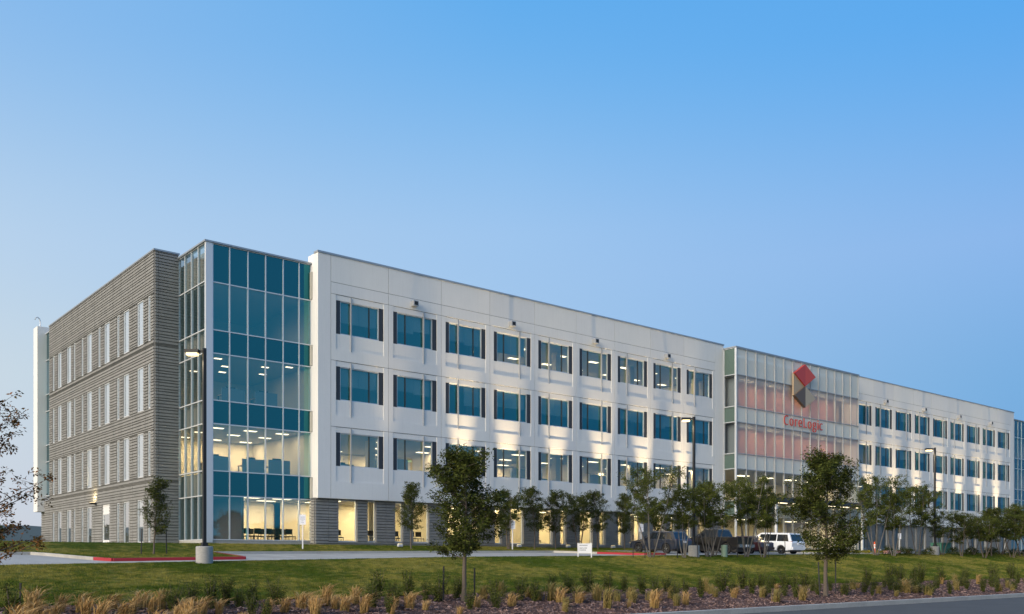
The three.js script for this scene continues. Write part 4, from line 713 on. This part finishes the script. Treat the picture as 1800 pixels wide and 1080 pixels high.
// ---------------------------------------------------------------- vehicles (front towards -z)
function wheelOn(t, x, z, r, w, y = 0) {
  const g = sub(t, 'wheel'); g.position.set(x, r + y, z);
  const pr = [[r * 0.62, -w / 2], [r * 0.94, -w / 2], [r, -w / 2 + 0.03], [r, w / 2 - 0.03], [r * 0.94, w / 2], [r * 0.62, w / 2], [r * 0.62, -w / 2]].map(([a, b]) => new THREE.Vector2(a, b));
  part(g, 'tyre', new THREE.LatheGeometry(pr, 28).rotateZ(Math.PI / 2), M.rubber);
  const sg = Math.sign(x), sp = [new THREE.CylinderGeometry(r * 0.63, r * 0.63, 0.04, 24, 1, true).rotateZ(Math.PI / 2).translate(sg * w * 0.3, 0, 0), new THREE.CylinderGeometry(r * 0.16, r * 0.16, 0.05, 14).rotateZ(Math.PI / 2).translate(sg * w * 0.36, 0, 0)];
  for (let k = 0; k < 5; k++) sp.push(new THREE.BoxGeometry(0.03, r * 0.56, r * 0.2).translate(sg * w * 0.34, r * 0.34, 0).rotateX(k * Math.PI * 2 / 5));
  part(g, 'rim', merge(sp), M.chrome);
  part(g, 'hub_disc', new THREE.CylinderGeometry(r * 0.6, r * 0.6, 0.02, 20).rotateZ(Math.PI / 2), M.trimBlack);
}
function vehicle(o) {
  const t = thing(o.name, o.label, o.category, [o.s, H(o.s, o.w) - 0.118, o.w], o.turn ?? 0, 'vehicles parked before the building'), Wd = o.width, L = o.length, hw = Wd / 2;
  t.rotation.x = 0.035;
  // body side outline with wheel arches, z along the car
  const sh = new THREE.Shape(), zf = o.axle[0], zr = o.axle[1], ar = o.wheel + 0.06, yb = o.sillY;
  sh.moveTo(-L / 2 + 0.1, yb + 0.05); sh.lineTo(zf - ar, yb); sh.absarc(zf, o.wheel, ar, Math.PI + 0.2, -0.2, true); sh.lineTo(zr - ar, yb); sh.absarc(zr, o.wheel, ar, Math.PI + 0.2, -0.2, true); sh.lineTo(L / 2 - 0.12, yb + 0.08);
  for (const [z, y] of o.outline) sh.lineTo(z, y);
  sh.closePath();
  const bv = 0.07, g = new THREE.ExtrudeGeometry(sh, { depth: Wd - 2 * bv, bevelEnabled: true, bevelThickness: bv, bevelSize: bv * 0.7, bevelOffset: -bv * 0.7, bevelSegments: 3, curveSegments: 10 }).translate(0, 0, -(Wd - 2 * bv) / 2).rotateY(-Math.PI / 2);
  part(t, 'body', g, o.paint);
  part(t, 'underbody', box(-hw + 0.16, hw - 0.16, 0.2, o.sillY + 0.32, -L / 2 + 0.3, L / 2 - 0.3), M.trimBlack);
  const c = o.cabin, pts = [], bw = hw - 0.05, tw = hw - c.tumble;      // cabin: zb0 zb1 at the belt, zt0 zt1 at the roof
  for (const x of [-1, 1]) { pts.push(V(x * bw, c.y0, c.zb0), V(x * bw, c.y0, c.zb1), V(x * tw, c.y1, c.zt0), V(x * tw, c.y1, c.zt1), V(x * (tw - 0.1), c.y1 + 0.05, c.zt0 + 0.12), V(x * (tw - 0.1), c.y1 + 0.05, c.zt1 - 0.12)); }
  part(t, 'cabin', new ConvexGeometry(pts), o.paint);
  const at = (f, z, sgn, e) => V(sgn * (bw + (tw - bw) * f + e), c.y0 + (c.y1 - c.y0) * f, z);
  const quadGeo = (q) => { const G = new THREE.BufferGeometry(), P = []; for (const i of [0, 1, 2, 0, 2, 3]) P.push(q[i].x, q[i].y, q[i].z); G.setAttribute('position', new THREE.Float32BufferAttribute(P, 3)); G.computeVertexNormals(); G.setAttribute('uv', new THREE.Float32BufferAttribute(new Float32Array(12), 2)); return G; };
  for (const sgn of [-1, 1]) for (const [za, zb, ua, ub] of c.windows) { const q = [at(0.06, za, sgn, 0.006), at(0.06, zb, sgn, 0.006), at(0.88, ub, sgn, 0.006), at(0.88, ua, sgn, 0.006)]; part(t, 'side_window', quadGeo(sgn > 0 ? q.reverse() : q), M.carGlass); }
  const endWin = (zb, zt, dz, name) => { const f0 = 0.1, f1 = 0.9, z = (f) => zb + (zt - zb) * f + dz, y = (f) => c.y0 + (c.y1 - c.y0) * f, x = (f) => (bw + (tw - bw) * f) - 0.1; part(t, name, quadGeo(dz > 0 ? [V(-x(f0), y(f0), z(f0)), V(x(f0), y(f0), z(f0)), V(x(f1), y(f1), z(f1)), V(-x(f1), y(f1), z(f1))] : [V(x(f0), y(f0), z(f0)), V(-x(f0), y(f0), z(f0)), V(-x(f1), y(f1), z(f1)), V(x(f1), y(f1), z(f1))]), M.carGlass); };
  endWin(c.zb1, c.zt1, 0.008, 'rear_window'); endWin(c.zb0, c.zt0, -0.008, 'windscreen');
  for (const x of [-hw + 0.13, hw - 0.13]) for (const z of o.axle) wheelOn(t, x, z, o.wheel, 0.23);
  for (const sgn of [-1, 1]) {
    const [x0, x1, y0, y1, zt] = o.tail; const l = sgn > 0 ? [x0, x1] : [-x1, -x0];
    part(t, 'tail_light', box(l[0], l[1], y0, y1, zt - 0.22, zt + 0.012), M.tail);
    part(t, 'mirror', new THREE.SphereGeometry(0.11, 12, 8).scale(0.9, 0.75, 0.55).translate(sgn * (hw + 0.08), c.y0 + 0.06, c.zb0 + 0.55), o.mirror ?? o.paint);
    for (const z of o.handles) part(t, 'door_handle', box(sgn > 0 ? hw : -hw - 0.03, sgn > 0 ? hw + 0.03 : -hw, c.y0 - 0.14, c.y0 - 0.11, z, z + 0.2), o.paint === M.carWhite ? M.carWhite : M.chrome);
    part(t, 'headlight', box(sgn > 0 ? hw - 0.5 : -hw + 0.12, sgn > 0 ? hw - 0.12 : -hw + 0.5, o.lampY, o.lampY + 0.16, -L / 2 - 0.005, -L / 2 + 0.2), M.chrome);
  }
  part(t, 'rear_bumper', box(-hw + 0.06, hw - 0.06, o.sillY + 0.1, o.sillY + 0.32, L / 2 - 0.14, L / 2 + 0.06), o.bumper);
  part(t, 'number_plate', box(-0.15, 0.15, o.plateY, o.plateY + 0.15, L / 2 - 0.04, L / 2 + o.plateOut), M.sign);
  return t;
}
vehicle({ name: 'suv', label: 'dark blue SUV parked nose to the building, leftmost car', category: 'car', s: 24.6, w: 7.0, paint: M.navy, bumper: M.navy, length: 4.65, width: 1.82, wheel: 0.36, sillY: 0.32, axle: [-1.42, 1.3], lampY: 0.72, plateY: 0.82, plateOut: 0.012, handles: [-0.25, 0.75],
  outline: [[2.3, 0.6], [2.28, 1.0], [2.2, 1.08], [-0.95, 1.04], [-1.5, 0.98], [-2.1, 0.82], [-2.28, 0.6]], cabin: { y0: 1.02, y1: 1.6, zb0: -1.15, zb1: 2.2, zt0: -0.25, zt1: 1.72, tumble: 0.26, windows: [[-0.75, 0.28, -0.22, 0.3], [0.36, 1.2, 0.38, 1.1], [1.28, 1.86, 1.18, 1.5]] }, tail: [0.5, 0.88, 0.86, 1.04, 2.25] });
const truck = vehicle({ name: 'pickup_truck', label: 'black pickup truck parked between the SUV and the minivan', category: 'truck', s: 30.6, w: 7.4, paint: M.black, bumper: M.chrome, length: 5.85, width: 2.0, wheel: 0.42, sillY: 0.45, axle: [-1.9, 1.75], lampY: 0.9, plateY: 0.6, plateOut: 0.07, handles: [-0.75, 0.25], mirror: M.black,
  outline: [[2.86, 0.7], [2.86, 1.32], [1.0, 1.32], [-1.2, 1.26], [-2.6, 1.14], [-2.86, 0.9]], cabin: { y0: 1.26, y1: 1.86, zb0: -1.35, zb1: 0.95, zt0: -0.55, zt1: 0.72, tumble: 0.28, windows: [[-0.95, 0.02, -0.5, 0.02], [0.1, 0.85, 0.1, 0.66]] }, tail: [0.82, 0.99, 0.92, 1.26, 2.83] });
part(truck, 'bed_floor_shadow_panel'.replace('_shadow', ''), box(-0.86, 0.86, 1.322, 1.33, 1.05, 2.7), M.trimBlack);  // dark sheet standing in for the shade inside the open bed
vehicle({ name: 'sedan', label: 'dark maroon sedan half hidden between pickup and white minivan', category: 'car', s: 34.6, w: 7.0, paint: M.maroon, bumper: M.maroon, length: 4.8, width: 1.82, wheel: 0.33, sillY: 0.26, axle: [-1.45, 1.35], lampY: 0.6, plateY: 0.68, plateOut: 0.012, handles: [-0.3, 0.7],
  outline: [[2.36, 0.5], [2.34, 0.9], [2.2, 0.98], [1.5, 0.98], [-0.9, 0.92], [-1.6, 0.86], [-2.2, 0.7], [-2.36, 0.5]], cabin: { y0: 0.92, y1: 1.38, zb0: -1.1, zb1: 1.75, zt0: -0.2, zt1: 0.95, tumble: 0.3, windows: [[-0.7, 0.25, -0.16, 0.28], [0.33, 1.25, 0.34, 0.85]] }, tail: [0.52, 0.86, 0.74, 0.92, 2.31] });
vehicle({ name: 'minivan', label: 'white minivan with dark windows parked before the entrance', category: 'van', s: 38.7, w: 7.0, paint: M.carWhite, bumper: M.carWhite, length: 5.05, width: 1.95, wheel: 0.34, sillY: 0.28, axle: [-1.55, 1.45], lampY: 0.66, plateY: 0.78, plateOut: 0.012, handles: [-0.55, 0.5],
  outline: [[2.5, 0.55], [2.5, 0.95], [2.44, 1.06], [-1.1, 1.02], [-1.75, 0.94], [-2.3, 0.76], [-2.48, 0.55]], cabin: { y0: 1.02, y1: 1.7, zb0: -1.75, zb1: 2.44, zt0: -0.7, zt1: 2.1, tumble: 0.22, windows: [[-1.1, -0.25, -0.62, -0.22], [-0.17, 0.95, -0.14, 0.92], [1.03, 2.15, 1.0, 1.95]] }, tail: [0.74, 0.955, 0.74, 1.06, 2.45] });

// ---------------------------------------------------------------- small things outdoors
{
  const s = 20.5, w = 16.05, t = thing('utility_pedestal', 'round pale green utility pedestal in the lawn edge', 'pedestal', [s, H(s, w), w]);
  part(t, 'post', cyl(0.2, 0.2, 0.78, -0.1, 20), M.paleGreen); part(t, 'lid', cyl(0.215, 0.19, 0.08, 0.68, 20), M.paleGreen);
}
{
  const s = 46.9, w = 11.6, t = thing('traffic_cone', 'orange traffic cone with white bands on the drive', 'cone', [s, H(s, w) - 0.12, w]);
  part(t, 'base', box(-0.2, 0.2, 0, 0.05, -0.2, 0.2), M.orange); part(t, 'body', cyl(0.16, 0.05, 1.05, 0.05, 18), M.orange); part(t, 'band', cyl(0.115, 0.096, 0.16, 0.52, 18), M.sign); part(t, 'band', cyl(0.088, 0.076, 0.1, 0.76, 18), M.sign);
}
{
  const s = 57.5, w = 12.2, t = thing('utility_cabinet', 'low green utility cabinet between the trees at right', 'cabinet', [s, H(s, w) - 0.1, w]);
  part(t, 'housing', box(-0.9, 0.9, 0, 0.95, -0.5, 0.5), M.green); part(t, 'lid', box(-0.95, 0.95, 0.95, 1.03, -0.55, 0.55), M.green); part(t, 'pad', box(-1.1, 1.1, -0.15, 0.0, -0.7, 0.7), M.concrete);
}
{
  const s = 44.2, w = 12.6, t = thing('road_barrier', 'low pink and white striped barrier lying by the cone', 'barrier', [s + 5, H(s + 5, w) - 0.12, w]);
  for (let k = 0; k < 6; k++) part(t, 'block', box(-2.4 + k * 0.8, -1.62 + k * 0.8, 0, 0.34, -0.18, 0.18), k % 2 ? M.sign : std({ color: C(0.55, 0.28, 0.24), roughness: 0.8 }));
}
{
  const t = thing('concrete_slab', 'pale concrete slab in the grass at far left', 'slab', [-15.2, -0.2, -20]); part(t, 'top', box(-1.2, 1.2, 0, 0.34, -0.6, 0.6), M.concrete); part(t, 'footing', box(-1.3, 1.3, -0.1, 0, -0.7, 0.7), M.concrete);
}

// ---------------------------------------------------------------- furniture seen through the glass
function chairShape() {
  const g = new THREE.Group();
  part(g, 'seat', box(-0.24, 0.24, 0.43, 0.48, -0.23, 0.23), M.chair); part(g, 'backrest', box(-0.23, 0.23, 0.6, 0.95, 0.2, 0.24), M.chair);
  for (const x of [-0.22, 0.22]) for (const z of [-0.2, 0.2]) part(g, 'leg', box(x - 0.014, x + 0.014, 0, z > 0 ? 0.62 : 0.43, z - 0.014, z + 0.014), M.chair);
  return g;
}
const chair0 = chairShape();
const places = []; for (let i = 0; i < 5; i++) for (let j = 0; j < 2; j++) places.push([-3.85 + i * 0.72, -1.85 - j * 1.0, 'row of black chairs behind the glass corner, ' + (j ? 'rear' : 'front') + ' row, ' + nth(i) + ' from the left']);
places.push([2.4, -1.6, 'black chair behind the tall window nearest the glass corner'], [5.0, -1.7, 'black chair behind the second tall base window'], [7.0, -1.6, 'black chair behind the third tall base window'], [8.3, -1.6, 'black chair behind the left half of the fourth base window'], [9.0, -1.8, 'black chair behind the right edge of the fourth base window'], [16.9, -1.7, 'black chair behind the wide base window past the oak'], [20.0, -1.7, 'black chair behind the fifth bay base window'], [24.4, -1.7, 'black chair behind the sixth bay base window']);
for (const [x, z, label] of places) { const c = chair0.clone(); c.name = numbered('stacking_chair'); c.position.set(x, lvl[0] + 0.002, z); c.rotation.y = Math.PI + (R0() - 0.5) * 0.3; scene.add(c); tag(c, label, 'chair', 'black chairs on the ground floor'); }
[[-5.6, 1, -2.6, 'behind the first pane of the second-floor glass corner'], [-3.0, 1, -3.0, 'behind the middle of the second-floor glass corner'], [-1.4, 1, -2.6, 'behind the right of the second-floor glass corner'], [3.0, 1, -2.0, 'behind the leftmost second-floor window'], [11.2, 1, -2.0, 'behind the third second-floor window'], [20.6, 1, -2.0, 'behind the fifth second-floor window'], [24.8, 1, -2.0, 'behind the sixth second-floor window'], [-4.6, 2, -2.4, 'behind the third-floor glass corner, left'], [-2.4, 2, -2.4, 'behind the third-floor glass corner, right']].forEach(([x, f, z, where]) => {
  const t = thing('office_desk', 'dark desk with a monitor ' + where, 'desk', [x, lvl[f] + 0.002, z], 0, 'office desks');
  part(t, 'screen_panel', box(-0.75, 0.75, 0.05, 1.15, -0.03, 0.03), M.wallDark); part(t, 'desk_top', box(-0.75, 0.75, 0.7, 0.74, -0.72, -0.04), M.wood); for (const sx of [-0.7, 0.7]) part(t, 'leg', box(sx - 0.03, sx + 0.03, 0, 0.7, -0.68, -0.62), M.chair);
  part(t, 'monitor', box(-0.3, 0.3, 0.9, 1.3, -0.4, -0.36), M.chair); part(t, 'monitor_stand', box(-0.04, 0.04, 0.74, 0.9, -0.4, -0.37), M.chair);
});

scene.traverse((o) => { if (o.isMesh) { o.castShadow = true; o.receiveShadow = true; } });
camera.updateProjectionMatrix();
renderer.render(scene, camera);
